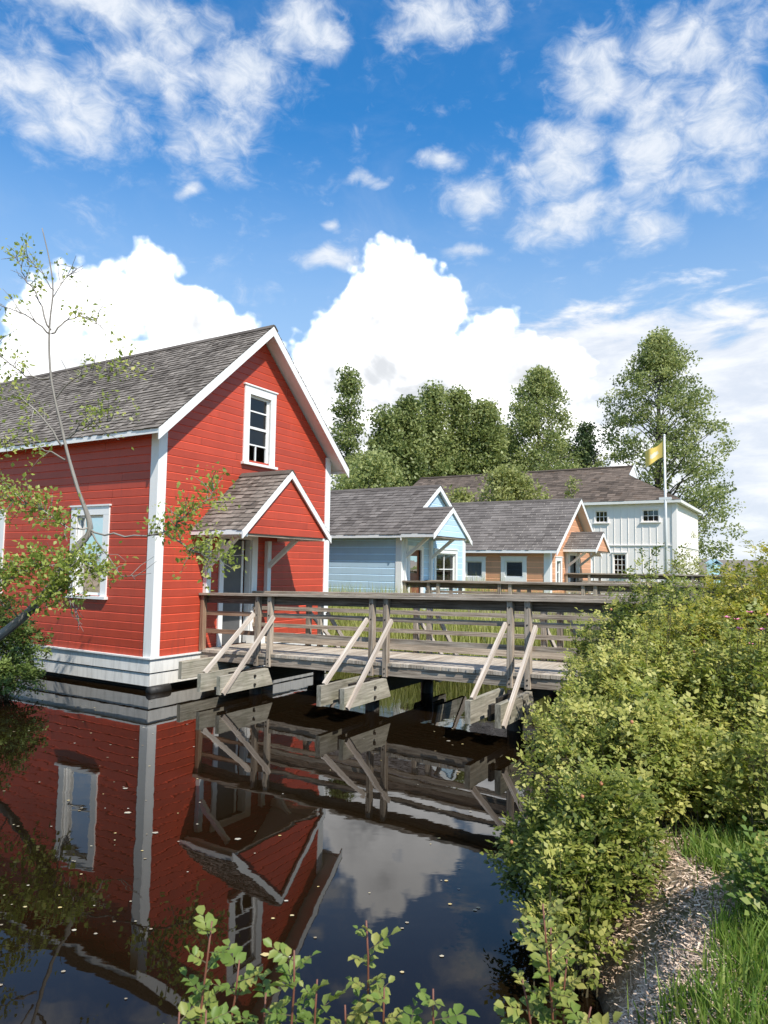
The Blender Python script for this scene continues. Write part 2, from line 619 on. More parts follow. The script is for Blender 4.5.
M['leaf_willow'] = leaf_mat('pale_willow_leaves', (.13, .16, .045), (.30, .32, .10), (.42, .42, .17), .4)
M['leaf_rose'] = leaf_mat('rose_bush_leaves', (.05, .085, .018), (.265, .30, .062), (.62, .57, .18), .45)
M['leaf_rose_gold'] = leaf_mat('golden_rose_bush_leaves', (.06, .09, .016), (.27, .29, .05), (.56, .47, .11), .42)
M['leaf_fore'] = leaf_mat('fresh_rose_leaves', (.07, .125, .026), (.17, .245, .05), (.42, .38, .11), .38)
M['leaf_alder'] = leaf_mat('young_alder_leaves', (.15, .20, .04), (.36, .43, .10), (.58, .56, .18), .5)
M['leaf_left'] = leaf_mat('dark_bank_shrub_leaves', (.025, .05, .012), (.085, .135, .03), (.22, .28, .07), .35)
M['reed'] = leaf_mat('reed_blades', (.20, .23, .055), (.44, .46, .14), (.64, .57, .30), .45, .6)
M['grass'] = leaf_mat('grass_blades', (.08, .15, .024), (.18, .27, .045), (.34, .35, .10), .38, .6)
M['petal'] = plain('pink_rose_petals', (.75, .22, .36), .6, .2)
M['hip'] = plain('dull_rose_hips', (.42, .17, .08), .6, .25)
M['flower'] = plain('white_blossom_petals', (.8, .78, .72), .7, .1)

# ---- water
m, t, p, o = new_mat('pond_water')
oc = t.n('ShaderNodeTexCoord').outputs['Object']
p.inputs['Base Color'].default_value = (.0085, .005, .0022, 1)
p.inputs['Roughness'].default_value = .015
p.inputs['IOR'].default_value = 1.36
h = t.m('ADD', t.noise(oc, 2.2, 2, .5), t.m('MULTIPLY', t.noise(t.v('MULTIPLY', oc, (5, 9, 1)), 1.0, 2, .5), .25))
h = t.m('MULTIPLY', h, t.step(t.noise(oc, .55, 3, .5), .38, .7, .35, 1.7))
bump(t, p, h, .045, .02)
M['water'] = m

# ---- ground
m, t, p, o = new_mat('bank_soil')
oc = t.n('ShaderNodeTexCoord').outputs['Object']
n1 = t.noise(oc, 1.3, 8, .62)
n2 = t.noise(oc, 26, 6, .7)
n3 = t.noise(oc, .35, 5, .6)
c = t.mix(t.step(n2, .3, .7), (.20, .135, .09, 1), (.50, .37, .26, 1))
c = t.mix(t.m('MULTIPLY', t.step(n1, .46, .62), .75), c, (.075, .085, .03, 1))
sp_ = t.n('ShaderNodeSeparateXYZ')
t.put(sp_.inputs[0], oc)
far = t.step(sp_.outputs[1], 9.5, 13)
c = t.mix(far, c, t.mix(t.step(n1, .3, .7), (.06, .085, .022, 1), (.17, .18, .06, 1)))
under = t.step(sp_.outputs[2], .12, -.05)
c = t.mix(under, c, (.022, .015, .009, 1))
t.put(p.inputs['Base Color'], c)
p.inputs['Roughness'].default_value = .95
p.inputs['Specular IOR Level'].default_value = .1
bump(t, p, n2, .7, .03)
M['soil'] = m


# ------------------------------------------------------------------ terrain, water, hills
def sstep(x, lo, hi):
    q = np.clip((x - lo) / (hi - lo), 0, 1)
    return q * q * (3 - 2 * q)


def ground_h(X, Y):
    X = np.asarray(X, float)
    Y = np.asarray(Y, float)
    a, b = ab(X, Y)
    wob = .18 * np.sin(a * 1.7 + 1) + .12 * np.sin(a * 3.9 + b) + .08 * np.sin(b * 4.3)
    bs = -7.75 - .32 * np.clip(-(a + .5), 0, 8) ** 1.0 * .62
    right = sstep(-(b - bs) + wob * .7, -.55, .55)
    near = sstep(-(Y - 2.35) + wob * .6, -.45, .45)
    left = sstep(np.minimum(b - 1.9, -a - 1.0) + wob * .7, -.5, .5)
    back = sstep(a - 5.2 + wob + .25 * (b + 3) * (b < -3), -.9, .9)
    back = back * (1 - .0 * b)
    side = sstep(b - 13.5 + wob, -.6, .6)
    out_ = np.maximum.reduce([right * .58, near * .58, left * .42, back * .30, side * .5])
    hump = .12 * np.sin(X * .9 + .3) * np.sin(Y * .8) + .05 * np.sin(X * 3.1) * np.sin(Y * 2.7 + 1)
    land = np.maximum.reduce([right, near, left, back, side])
    far_up = sstep(a, 8, 14) * .35
    return -.75 + land * .75 + out_ + hump * .35 * land + far_up * land


def axis(lo, hi, step, far_, grow=1.22):
    core = list(np.arange(lo, hi + 1e-6, step))
    s = step
    v = core[-1]
    up = []
    while v < far_:
        s *= grow
        v += s
        up.append(v)
    s = step
    v = core[0]
    dn = []
    while v > -far_:
        s *= grow
        v -= s
        dn.append(v)
    return np.array(dn[::-1] + core + up)


gx = axis(-11, 10, .14, 1400)
gy = axis(-1, 24, .14, 1400)
XX, YY = np.meshgrid(gx, gy, indexing='ij')
ZZ = ground_h(XX, YY) + rng.normal(0, .012, XX.shape) * (np.abs(XX) < 14)
nx, ny = XX.shape
ii = np.arange(nx * ny).reshape(nx, ny)
F = np.stack([ii[:-1, :-1].ravel(), ii[1:, :-1].ravel(), ii[1:, 1:].ravel(), ii[:-1, 1:].ravel()], 1)
me = np_mesh('ground', np.stack([XX.ravel(), YY.ravel(), ZZ.ravel()], 1), F, smooth=True)
tag(link('ground', me, M['soil'], None), None, None, kind='structure')
me = np_mesh('water', np.array([(-45, -6, 0), (40, -6, 0), (40, 45, 0), (-45, 45, 0)], float), np.array([[0, 1, 2, 3]]))
tag(link('water', me, M['water'], None), None, None, kind='structure')

# low ridge on the horizon
M['hill'] = plain('distant_hillside', (.20, .165, .13), .95, .25, .02)
hx = np.linspace(-700, 900, 120)
V, Fq = [], []
for i, x_ in enumerate(hx):
    top = 10.5 + 2.2 * math.sin(x_ * .013) + 1.3 * math.sin(x_ * .041 + 2)
    V += [(x_, 420, -1), (x_, 470, top), (x_, 560, -1)]
    if i:
        b_ = 3 * (i - 1)
        Fq += [(b_, b_ + 3, b_ + 4, b_ + 1), (b_ + 1, b_ + 4, b_ + 5, b_ + 2)]
tag(link('hills', np_mesh('hills', np.array(V), np.array(Fq), smooth=True), M['hill'], None), None, None, kind='structure')


# ------------------------------------------------------------------ building helpers
def wall(mb, org, d, nrm, length, z0, z1, ex, openings=(), lim=None, prof=.018):
    """lapped boards: org (x,y), d and nrm unit 2D; openings (s0,s1,za,zb); lim(z)->(s_lo,s_hi)"""
    org, d, nrm = np.array(org, float), np.array(d, float), np.array(nrm, float)
    def P(s_, z, o_):
        q = org + d * s_ + nrm * o_
        return (q[0], q[1], z)
    brk = sorted({z for op in openings for z in op[2:]})
    n = int(math.ceil((z1 - z0) / ex))
    for i in range(n):
        zc = z0 + i * ex
        t = random.random()
        joints = []
        q_ = random.uniform(.6, 4.2)
        while q_ < length:
            joints.append(q_)
            q_ += random.uniform(2.4, 4.4)
        jt = [random.random() for _ in range(len(joints) + 1)]
        lv = [(zc, prof), (zc + .86 * ex, prof), (zc + ex, prof * .25)]
        prevo = .002
        segs = []
        for (za, oa), (zb, ob) in zip(lv[:-1], lv[1:]):
            zs = [za] + [q for q in brk if za + 1e-5 < q < zb - 1e-5] + [zb]
            for p_, q_ in zip(zs[:-1], zs[1:]):
                if p_ >= z1:
                    continue
                q_ = min(q_, z1)
                op_ = oa + (ob - oa) * (p_ - za) / (zb - za)
                oq_ = oa + (ob - oa) * (q_ - za) / (zb - za)
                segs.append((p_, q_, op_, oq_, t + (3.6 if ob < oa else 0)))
        if segs:
            segs.insert(0, (zc, zc, prof * .2, prof, t))
        for (p_, q_, op_, oq_, tt_) in segs:
            l0, h0 = lim(p_) if lim else (0, length)
            l1, h1 = lim(q_) if lim else (0, length)
            zm = (p_ + q_) / 2
            cuts = sorted((o_[0], o_[1]) for o_ in openings if o_[2] - 1e-6 <= zm <= o_[3] + 1e-6)
            spans = []
            cur = None
            for (ca, cb) in cuts:
                spans.append((cur, ca))
                cur = cb
            spans.append((cur, None))
            for (sa, sb) in spans:
                a0, a1 = (l0, l1) if sa is None else (sa, sa)
                b0, b1 = (h0, h1) if sb is None else (sb, sb)
                if b0 - a0 < 1e-4 and b1 - a1 < 1e-4:
                    continue
                b0, b1 = max(a0, b0), max(a1, b1)
                js = [j for j in joints if max(a0, a1) + .02 < j < min(b0, b1) - .02]
                ed = [(a0, a1)] + [(j, j) for j in js] + [(b0, b1)]
                for e0, e1 in zip(ed[:-1], ed[1:]):
                    g0 = .002 if e0[0] in js else 0
                    g1 = .002 if e1[0] in js else 0
                    bi = sum(1 for j in joints if j < (max(e0) + min(e1)) / 2)
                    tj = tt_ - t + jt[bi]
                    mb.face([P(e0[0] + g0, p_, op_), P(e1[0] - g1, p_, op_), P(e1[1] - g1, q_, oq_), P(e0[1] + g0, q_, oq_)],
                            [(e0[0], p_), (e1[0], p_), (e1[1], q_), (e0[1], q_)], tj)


def shingles(mb, o, al, sl, nrm, length, slope, ex, wmin=.09, wmax=.2, th=.021, clip=None):
    """o: eave corner, al: along eave, sl: up the slope"""
    o, al, sl, nrm = (np.array(v, float) for v in (o, al, sl, nrm))
    rows = int(math.ceil(slope / ex))
    for i in range(rows):
        d0 = i * ex
        s_ = 0.0
        lo, hi = (0, length) if clip is None else clip(d0)
        s_ = lo
        while s_ < hi - .01:
            wd = min(random.uniform(wmin, wmax), hi - s_)
            j = random.uniform(-.012, .012)
            hb = th * random.uniform(.75, 1.35)
            da, db = d0 + j, min(d0 + ex * 1.25, slope)
            g = .0025
            e = [o + al * (s_ + g) + sl * da, o + al * (s_ + wd - g) + sl * da, o + al * (s_ + wd - g) + sl * db, o + al * (s_ + g) + sl * db]
            top = [e[0] + nrm * hb, e[1] + nrm * hb, e[2] + nrm * .003, e[3] + nrm * .003]
            if clip is not None:
                l1, h1 = clip(db)
                top[3] = o + al * max(s_ + g, l1) + sl * db + nrm * .003
                top[2] = o + al * min(s_ + wd - g, h1) + sl * db + nrm * .003
            t = min(1, max(0, random.gauss(.5, .21)))
            ou = random.random() * 30
            mb.face(top, [(ou, 0), (ou + wd, 0), (ou + wd, ex), (ou, ex)], t)
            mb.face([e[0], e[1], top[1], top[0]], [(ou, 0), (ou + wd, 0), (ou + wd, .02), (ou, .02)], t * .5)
            s_ += wd


def window(root, org, d, nrm, s0, s1, z0, z1, trim=.13, bars_h=(), bars_v=(), meet=None, glass='glass', curtain=None, sill=True, wm='white', deep=.09, open_pane=None):
    """casing > sash, pane, curtain, sill.  (s0..z1) are the outer edges of the casing. bars given as fractions."""
    org, d, nrm = np.array(org, float), np.array(d, float), np.array(nrm, float)
    N3 = (nrm[0], nrm[1], 0)
    def P(s_, z, o_=0.0):
        q = org + d * s_ + nrm * o_
        return (q[0], q[1], z)
    c = MB()
    pr = .045
    c.beam(P(s0, z1 - trim / 2, pr / 2), P(s1, z1 - trim / 2, pr / 2), trim, pr, up=N3)
    c.beam(P(s0 - .03, z1 + .015, pr * .75), P(s1 + .03, z1 + .015, pr * .75), .03, pr * 1.5, up=N3)
    c.beam(P(s0 + trim / 2, z0, pr / 2 - .002), P(s0 + trim / 2, z1 - trim, pr / 2 - .002), trim, pr, up=N3)
    c.beam(P(s1 - trim / 2, z0, pr / 2 - .002), P(s1 - trim / 2, z1 - trim, pr / 2 - .002), trim, pr, up=N3)
    i0, i1, k1 = s0 + trim, s1 - trim, z1 - trim
    k0 = z0 + (.02 if sill else trim)
    # reveal
    for (p_, q_) in (((i0, k0), (i0, k1)), ((i1, k1), (i1, k0)), ((i0, k1), (i1, k1)), ((i1, k0), (i0, k0))):
        c.face([P(p_[0], p_[1], .02), P(q_[0], q_[1], .02), P(q_[0], q_[1], -deep), P(p_[0], p_[1], -deep)])
    if not sill:
        c.beam(P(s0 + trim, z0 + trim / 2, pr / 2), P(s1 - trim, z0 + trim / 2, pr / 2), trim, pr, up=N3)
    w_ = c.build('window', M[wm], root)
    if sill:
        b = MB()
        b.beam(P(s0 - .04, z0 - .02, .045), P(s1 + .04, z0 - .02, .045), .05, .11, up=N3)
        b.build('sill', M[wm], w_)
    fr = MB()
    fw = .045
    for (p_, q_) in (((i0, k0 + fw / 2), (i1, k0 + fw / 2)), ((i0, k1 - fw / 2), (i1, k1 - fw / 2))):
        fr.beam(P(*p_, -.05), P(*q_, -.05), fw, .04, up=N3)
    for q in (i0 + fw / 2, i1 - fw / 2):
        fr.beam(P(q, k0 + fw, -.05), P(q, k1 - fw, -.05), fw, .04, up=N3)
    for f in bars_h:
        zz = k0 + (k1 - k0) * f
        fr.beam(P(i0 + fw, zz, -.052), P(i1 - fw, zz, -.052), .028, .034, up=N3)
    for it in bars_v:
        f, fa, fb = it if isinstance(it, tuple) else (it, 0, 1)
        ss = i0 + (i1 - i0) * f
        fr.beam(P(ss, k0 + (k1 - k0) * fa + .01, -.054), P(ss, k0 + (k1 - k0) * fb - .01, -.054), .026, .032, up=N3)
    if meet:
        zz = k0 + (k1 - k0) * meet
        fr.beam(P(i0 + fw, zz, -.044), P(i1 - fw, zz, -.044), .05, .05, up=N3)
    fr.build('sash', M[wm], w_)
    g = MB()
    ga = k0 if open_pane is None else k0 + (k1 - k0) * open_pane
    g.face([P(i0, ga, -.06), P(i1, ga, -.06), P(i1, k1, -.06), P(i0, k1, -.06)])
    g.build('pane', M[glass], w_)
    if curtain:
        cu = MB()
        for (fa, fb, za, zb) in curtain:
            n = 14
            for j in range(n):
                x0_, x1_ = i0 + (i1 - i0) * (fa + (fb - fa) * j / n), i0 + (i1 - i0) * (fa + (fb - fa) * (j + 1) / n)
                o0, o1 = -.13 - .02 * math.sin(j * 1.9), -.13 - .02 * math.sin((j + 1) * 1.9)
                cu.face([P(x0_, k0 + (k1 - k0) * za, o0), P(x1_, k0 + (k1 - k0) * za, o1), P(x1_, k0 + (k1 - k0) * zb, o1), P(x0_, k0 + (k1 - k0) * zb, o0)])
        cu.build('curtain', M['curtain'], w_)
    return (s0 + trim * .6, s1 - trim * .6, z0 + (.0 if sill else trim * .5), z1 - trim * .5)


def gable_house(root, a0, b0, Wd, L, zb, ze, zr, os, og, sid, ex, front_open=(), side_open=(), ex_r=.14, shm='shingle', rake_w=.2, cb=.15, trim='white', sh_w=(.09, .2), floor=None):
    """corner (a0,b0); walls from zb; roof top surface passes ze at the eave edge and zr at the ridge"""
    m_ = (zr - ze) / (Wd / 2 + os)
    cs = 1 / math.hypot(1, m_)
    mid = a0 + Wd / 2
    def ztop(a):
        return ze + m_ * (min(a - a0, a0 + Wd - a) + os)
    T = .10 / cs            # vertical roof build-up
    zw = ztop(a0) - T - .01
    za = ztop(mid) - T - .01
    fl = floor if floor is not None else zb
    # walls
    def lim(z):
        if z <= zw:
            return (0, Wd)
        q = min((z - zw) / m_, Wd / 2)
        return (q, Wd - q)
    wmb = MB()
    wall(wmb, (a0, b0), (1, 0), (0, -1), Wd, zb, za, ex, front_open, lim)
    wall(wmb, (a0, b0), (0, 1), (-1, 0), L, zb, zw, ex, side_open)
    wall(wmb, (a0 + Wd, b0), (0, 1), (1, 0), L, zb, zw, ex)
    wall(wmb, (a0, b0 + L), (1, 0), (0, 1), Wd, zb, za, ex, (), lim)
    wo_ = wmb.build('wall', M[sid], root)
    # inside lining: floor and ceiling so that rooms are closed and dim
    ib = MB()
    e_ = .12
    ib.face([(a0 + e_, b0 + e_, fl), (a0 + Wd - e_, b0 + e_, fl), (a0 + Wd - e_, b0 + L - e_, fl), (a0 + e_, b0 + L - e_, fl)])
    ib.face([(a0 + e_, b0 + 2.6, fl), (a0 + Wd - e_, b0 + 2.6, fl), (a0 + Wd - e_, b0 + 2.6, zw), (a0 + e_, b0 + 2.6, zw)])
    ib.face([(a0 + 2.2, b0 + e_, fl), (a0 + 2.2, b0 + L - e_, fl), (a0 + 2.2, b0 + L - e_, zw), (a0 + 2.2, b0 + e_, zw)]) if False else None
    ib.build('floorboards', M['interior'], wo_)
    # corner boards
    p_ = .035
    for (x_, sx) in ((a0, -1), (a0 + Wd, 1)):
        c = MB()
        c.box(min(x_, x_ - sx * cb), max(x_, x_ - sx * cb), b0 - p_, b0 + .002, zb, zw + cb * m_ * .6)
        c.box(min(x_ + sx * p_, x_ - sx * .002), max(x_ + sx * p_, x_ - sx * .002), b0 - p_ - .003, b0 + cb, zb, zw)
        c.build('corner_board', M[trim], root)
    # roof
    rb = MB()
    up_l = np.array([cs, 0, m_ * cs])
    up_r = np.array([-cs, 0, m_ * cs])
    nl = np.array([-m_ * cs, 0, cs])
    nr = np.array([m_ * cs, 0, cs])
    sl = (Wd / 2 + os) / cs
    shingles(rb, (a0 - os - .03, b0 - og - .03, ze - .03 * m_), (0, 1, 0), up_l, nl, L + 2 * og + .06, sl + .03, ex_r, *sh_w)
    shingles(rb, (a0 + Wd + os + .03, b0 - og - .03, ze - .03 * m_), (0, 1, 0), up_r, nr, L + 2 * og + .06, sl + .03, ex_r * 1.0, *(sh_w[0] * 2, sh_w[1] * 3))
    # ridge cap
    for s_, n_, u_ in ((-1, nl, up_l), (1, nr, up_r)):
        q = np.array([mid, 0, zr]) - u_ * .07 + n_ * .022
        rb.beam((q[0], b0 - og - .04, q[2]), (q[0], b0 + L + og + .04, q[2]), .15, .02, up=tuple(n_), tone=.12)
    ro = rb.build('roof', M[shm], root)
    # deck + soffit
    sf = MB()
    for s_, n_, u_ in ((-1, nl, up_l), (1, nr, up_r)):
        e0 = np.array([a0 - os if s_ < 0 else a0 + Wd + os, 0, ze]) - n_ * .036
        e1 = np.array([mid, 0, zr]) - n_ * .036
        cc = (e0 + e1) / 2
        wl = np.linalg.norm(e1 - e0)
        sf.beam((cc[0], b0 - og, cc[2]), (cc[0], b0 + L + og, cc[2]), wl, .06, up=tuple(n_))
    sf.build('soffit', M[trim], ro)
    fb = MB()
    for y0_, y1_ in ((b0 - og - .028, b0 - og), (b0 + L + og, b0 + L + og + .028)):
        dv_ = rake_w / cs
        for xe in (a0 - os - .025, a0 + Wd + os + .025):
            ze_ = ze - .025 * m_
            fb.prism([(xe, ze_ - .008), (mid, zr - .008), (mid, zr - .008 - dv_), (xe, ze_ - .008 - dv_)], y0_, y1_)
    for s_ in (-1, 1):
        x_ = a0 - os - .012 if s_ < 0 else a0 + Wd + os + .012
        fb.box(x_ - .013, x_ + .013, b0 - og, b0 + L + og, ze - rake_w * .78, ze - .012)
    fb.build('fascia', M[trim], ro)
    return wo_, ro, zw, ztop


def porch(root, a1, a2, b_wall, proj, ze, zr, sid, ex, shm, posts, z_post, ex_r=.13, rake_w=.13, brace=True, sh_w=(.09, .2)):
    mid = (a1 + a2) / 2
    m_ = (zr - ze) / (mid - a1)
    cs = 1 / math.hypot(1, m_)
    bf = b_wall - proj
    up_l, up_r = np.array([cs, 0, m_ * cs]), np.array([-cs, 0, m_ * cs])
    nl, nr = np.array([-m_ * cs, 0, cs]), np.array([m_ * cs, 0, cs])
    sl = (mid - a1) / cs
    rb = MB()
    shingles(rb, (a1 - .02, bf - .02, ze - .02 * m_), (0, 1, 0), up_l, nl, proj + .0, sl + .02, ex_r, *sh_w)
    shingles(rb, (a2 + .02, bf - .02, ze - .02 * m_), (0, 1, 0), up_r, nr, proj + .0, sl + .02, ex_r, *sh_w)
    for n_, u_ in ((nl, up_l), (nr, up_r)):
        q = np.array([mid, 0, zr]) - u_ * .06 + n_ * .02
        rb.beam((q[0], bf - .03, q[2]), (q[0], b_wall - .02, q[2]), .13, .018, up=tuple(n_), tone=.1)
    ro = rb.build('porch_roof', M[shm], root)
    sf = MB()
    for s_, n_, u_ in ((-1, nl, up_l), (1, nr, up_r)):
        e0 = np.array([a1 if s_ < 0 else a2, 0, ze]) - n_ * .031
        e1 = np.array([mid, 0, zr]) - n_ * .031
        cc = (e0 + e1) / 2
        sf.beam((cc[0], bf, cc[2]), (cc[0], b_wall - .02, cc[2]), np.linalg.norm(e1 - e0), .05, up=tuple(n_))
    # beams that carry the roof
    for x_ in (a1 + .13, a2 - .13):
        sf.box(x_ - .045, x_ + .045, bf + .04, b_wall - .03, ze - .12, ze - .02 + .0)
    sf.build('soffit', M['white_old'], ro)
    fb = MB()
    for xe in (a1 - .025, a2 + .025):
        ze_ = ze - .025 * m_
        fb.prism([(xe, ze_ - .006), (mid, zr - .006), (mid, zr - .006 - rake_w / cs), (xe, ze_ - .006 - rake_w / cs)], bf - .028, bf)
    for x_ in (a1 - .014, a2 + .014):
        fb.box(x_ - .012, x_ + .012, bf, b_wall - .02, ze - rake_w * .9, ze - .008)
    fb.build('fascia', M['white'], ro)
    gm = MB()
    zbse = ze - .06
    zt = zr - .14
    def lim(z):
        q = max(0, (z - (ze - .10)) / m_)
        return (min(q + .02, mid - a1), max(2 * (mid - a1) - q - .02, mid - a1))
    wall(gm, (a1, bf + .05), (1, 0), (0, -1), a2 - a1, zbse, zt, ex, (), lim)
    gm.build('porch_gable', M[sid], ro)
    lb = MB()
    lb.box(a1 + .08, a2 - .08, bf + .06, bf + .10, zbse - .05, zbse + .03)
    lb.build('porch_beam', M['wood'], ro)  # grey timber colour stands in for the shadow line under the gable
    for x_ in posts:
        pm = MB()
        pm.box(x_ - .055, x_ + .055, b_wall - .11, b_wall - .02, z_post, ze - .13)
        po = pm.build('porch_post', M['white'], root)
        if brace:
            br = MB()
            br.beam((x_, b_wall - .08, ze - .66), (x_, b_wall - .80, ze - .10), .075, .085, up=(0, -1, 1))
            br.build('brace', M['white_old'], po)
    return ro


# ------------------------------------------------------------------ red house
rh = thing_ab('red_house', 'red clapboard house with white trim standing over the dark water', 'house', (0, 0, 0))
RW, RL = 5.07, 10.5
fo = [(2.16, 2.99, 4.30, 5.74), (1.64, 2.50, .62, 2.74)]
so = [(1.30, 2.22, 1.58, 3.12), (4.62, 5.52, 1.58, 3.12), (8.0, 8.9, 1.58, 3.12)]
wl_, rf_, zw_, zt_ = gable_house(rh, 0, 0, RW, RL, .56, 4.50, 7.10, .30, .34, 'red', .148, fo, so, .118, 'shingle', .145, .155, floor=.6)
window(rh, (0, 0), (1, 0), (0, -1), 2.09, 3.06, 4.24, 5.82, .165, (.77, .27), ((.45, 0, .27),), .52, open_pane=.27)
for bb in (1.21, 4.53, 7.9):
    window(rh, (0, 0), (0, 1), (-1, 0), bb, bb + 1.1, 1.56, 3.22, .16, (), (), .5,
           curtain=[(0, .34, .55, 1), (.62, 1, .52, 1), (.12, .62, .05, .42)])
# door opening with casing, open dark door leaf and step
d_ = MB()
d_.box(1.53, 1.645, -.05, -.002, .60, 2.80)
d_.box(2.44, 2.60, -.05, -.002, .60, 2.80)
d_.box(1.645, 2.44, -.048, -.002, 2.68, 2.80)
for x_ in (1.645, 2.44):
    d_.box(x_ - .012, x_ + .012, -.0, .14, .62, 2.68)
dc = d_.build('door_frame', M['white'], rh)
dl = MB()
dl.box(1.80, 2.28, .10, .14, .62, 2.66)
dle = dl.build('door', M['door_grey'], rh)
de = MB()
de.box(2.285, 2.34, .095, .145, .62, 2.66)
de.box(1.77, 1.797, .098, .142, .62, 2.66)
de.build('door_edge', M['white'], dle)
st = MB()
st.box(2.30, 2.62, -.40, -.06, .62, .80)
st.build('door_step', M['white'], rh, bevel=.01)
# skirt of two wide boards with a moulding, float and corner block
for (z0_, z1_, pr_) in ((.315, .545, .05), (.085, .295, .028)):
    s_ = MB()
    s_.box(-pr_, RW + pr_, -pr_, .0, z0_, z1_)
    s_.box(-pr_ - .001, .0, .003, RL, z0_, z1_ - .001)
    s_.box(RW, RW + pr_ + .001, .003, RL, z0_, z1_ - .001)
    s_.build('skirt_board', M['white_old'], rh)
s_ = MB()
s_.box(-.085, RW + .085, -.085, .0, .546, .572)
s_.box(-.086, .0, .003, RL, .546, .571)
s_.build('skirt_moulding', M['white'], rh)
s_ = MB()
s_.box(.10, RW - .1, .10, RL - .1, -.4, .10)
s_.build('float', M['dark'], rh)
s_ = MB()
s_.tube([(-.12, -.13, .03), (.30, -.13, .03)], .085, 10)
s_.build('corner_fender', M['dark'], rh, smooth=True)
porch(rh, .81, 3.40, 0, 1.27, 2.80, 3.98, 'red', .148, 'shingle_porch', (1.19, 2.90), 1.58, .118, .10)

# ------------------------------------------------------------------ blue house
bh = thing_ab('blue_house', 'small pale blue wooden house between the red and the orange house', 'house', (9.0, .4, .3))
fo = [(.44, 1.16, .75, 2.75), (2.10, 3.55, 1.55, 2.62)]
gable_house(bh, 9.0, .24, 4.25, 6.5, .55, 3.10, 4.72, .28, .14, 'blue', .20, fo, (), .17, 'shingle_far', .13, .16, sh_w=(.12, .28))
window(bh, (9.0, .24), (1, 0), (0, -1), 2.02, 3.66, 1.50, 2.74, .12, (.5,), (.5,), None, 'glass_dark', sill=False, wm='white')
d_ = MB()
d_.box(9.33, 9.45, .19, .238, .72, 2.80)
d_.box(10.15, 10.28, .19, .238, .72, 2.80)
d_.box(9.45, 10.15, .192, .238, 2.68, 2.80)
d_.build('door_frame', M['white'], bh)
d_ = MB()
d_.box(9.45, 10.15, .28, .32, .72, 2.68)
dd = d_.build('door', M['door_brown'], bh)
d_ = MB()
d_.box(9.6, 10.0, .27, .2795, 2.0, 2.5)
d_.build('pane', M['glass_dark'], dd)
porch(bh, 8.72, 11.06, .24, 1.18, 3.115, 3.91, 'blue', .17, 'shingle_far', (9.12, 10.72), .9, .16, .12, sh_w=(.12, .28))

# ------------------------------------------------------------------ orange house
oh = thing_ab('orange_house', 'orange wooden house with white framed windows in front of the white building', 'house', (16.5, -1.65, .3))
so = [(.85 + 1.72, 1.70 + 1.65, 1.80, 2.45), (-.70 + 1.65, .1 + 1.65, 1.82, 2.48)]
fo = [(2.4, 3.3, .8, 2.75), (.75, 1.25, 1.62, 2.52)]
gable_house(oh, 16.5, -1.65, 5.7, 8.0, .55, 2.86, 4.97, .3, .36, 'orange', .21, fo, so, .2, 'shingle_far', .15, .2, sh_w=(.14, .34))
window(oh, (16.5, -1.65), (0, 1), (-1, 0), .82 + 1.65, 1.80 + 1.65, 1.68, 2.58, .15, (), (), None, 'glass_dark', sill=False, curtain=[(0, 1, 0, 1)])
window(oh, (16.5, -1.65), (0, 1), (-1, 0), -.80 + 1.65, .20 + 1.65, 1.70, 2.60, .15, (), (), None, 'glass_dark', sill=False)
window(oh, (16.5, -1.65), (1, 0), (0, -1), .6, 1.4, 1.5, 2.62, .14, (.5,), (), None, 'glass_dark', sill=False)
d_ = MB()
d_.box(18.75, 18.9, -1.70, -1.652, .72, 2.85)
d_.box(19.8, 19.95, -1.70, -1.652, .72, 2.85)
d_.box(18.9, 19.8, -1.698, -1.652, 2.72, 2.85)
d_.build('door_frame', M['white'], oh)
d_ = MB()
d_.box(18.9, 19.8, -1.60, -1.56, .72, 2.72)
d_.build('door', M['door_grey'], oh)
porch(oh, 18.1, 20.3, -1.65, 1.25, 2.95, 3.62, 'orange', .19, 'shingle_far', (18.45, 19.95), .9, .18, .12, sh_w=(.14, .34))

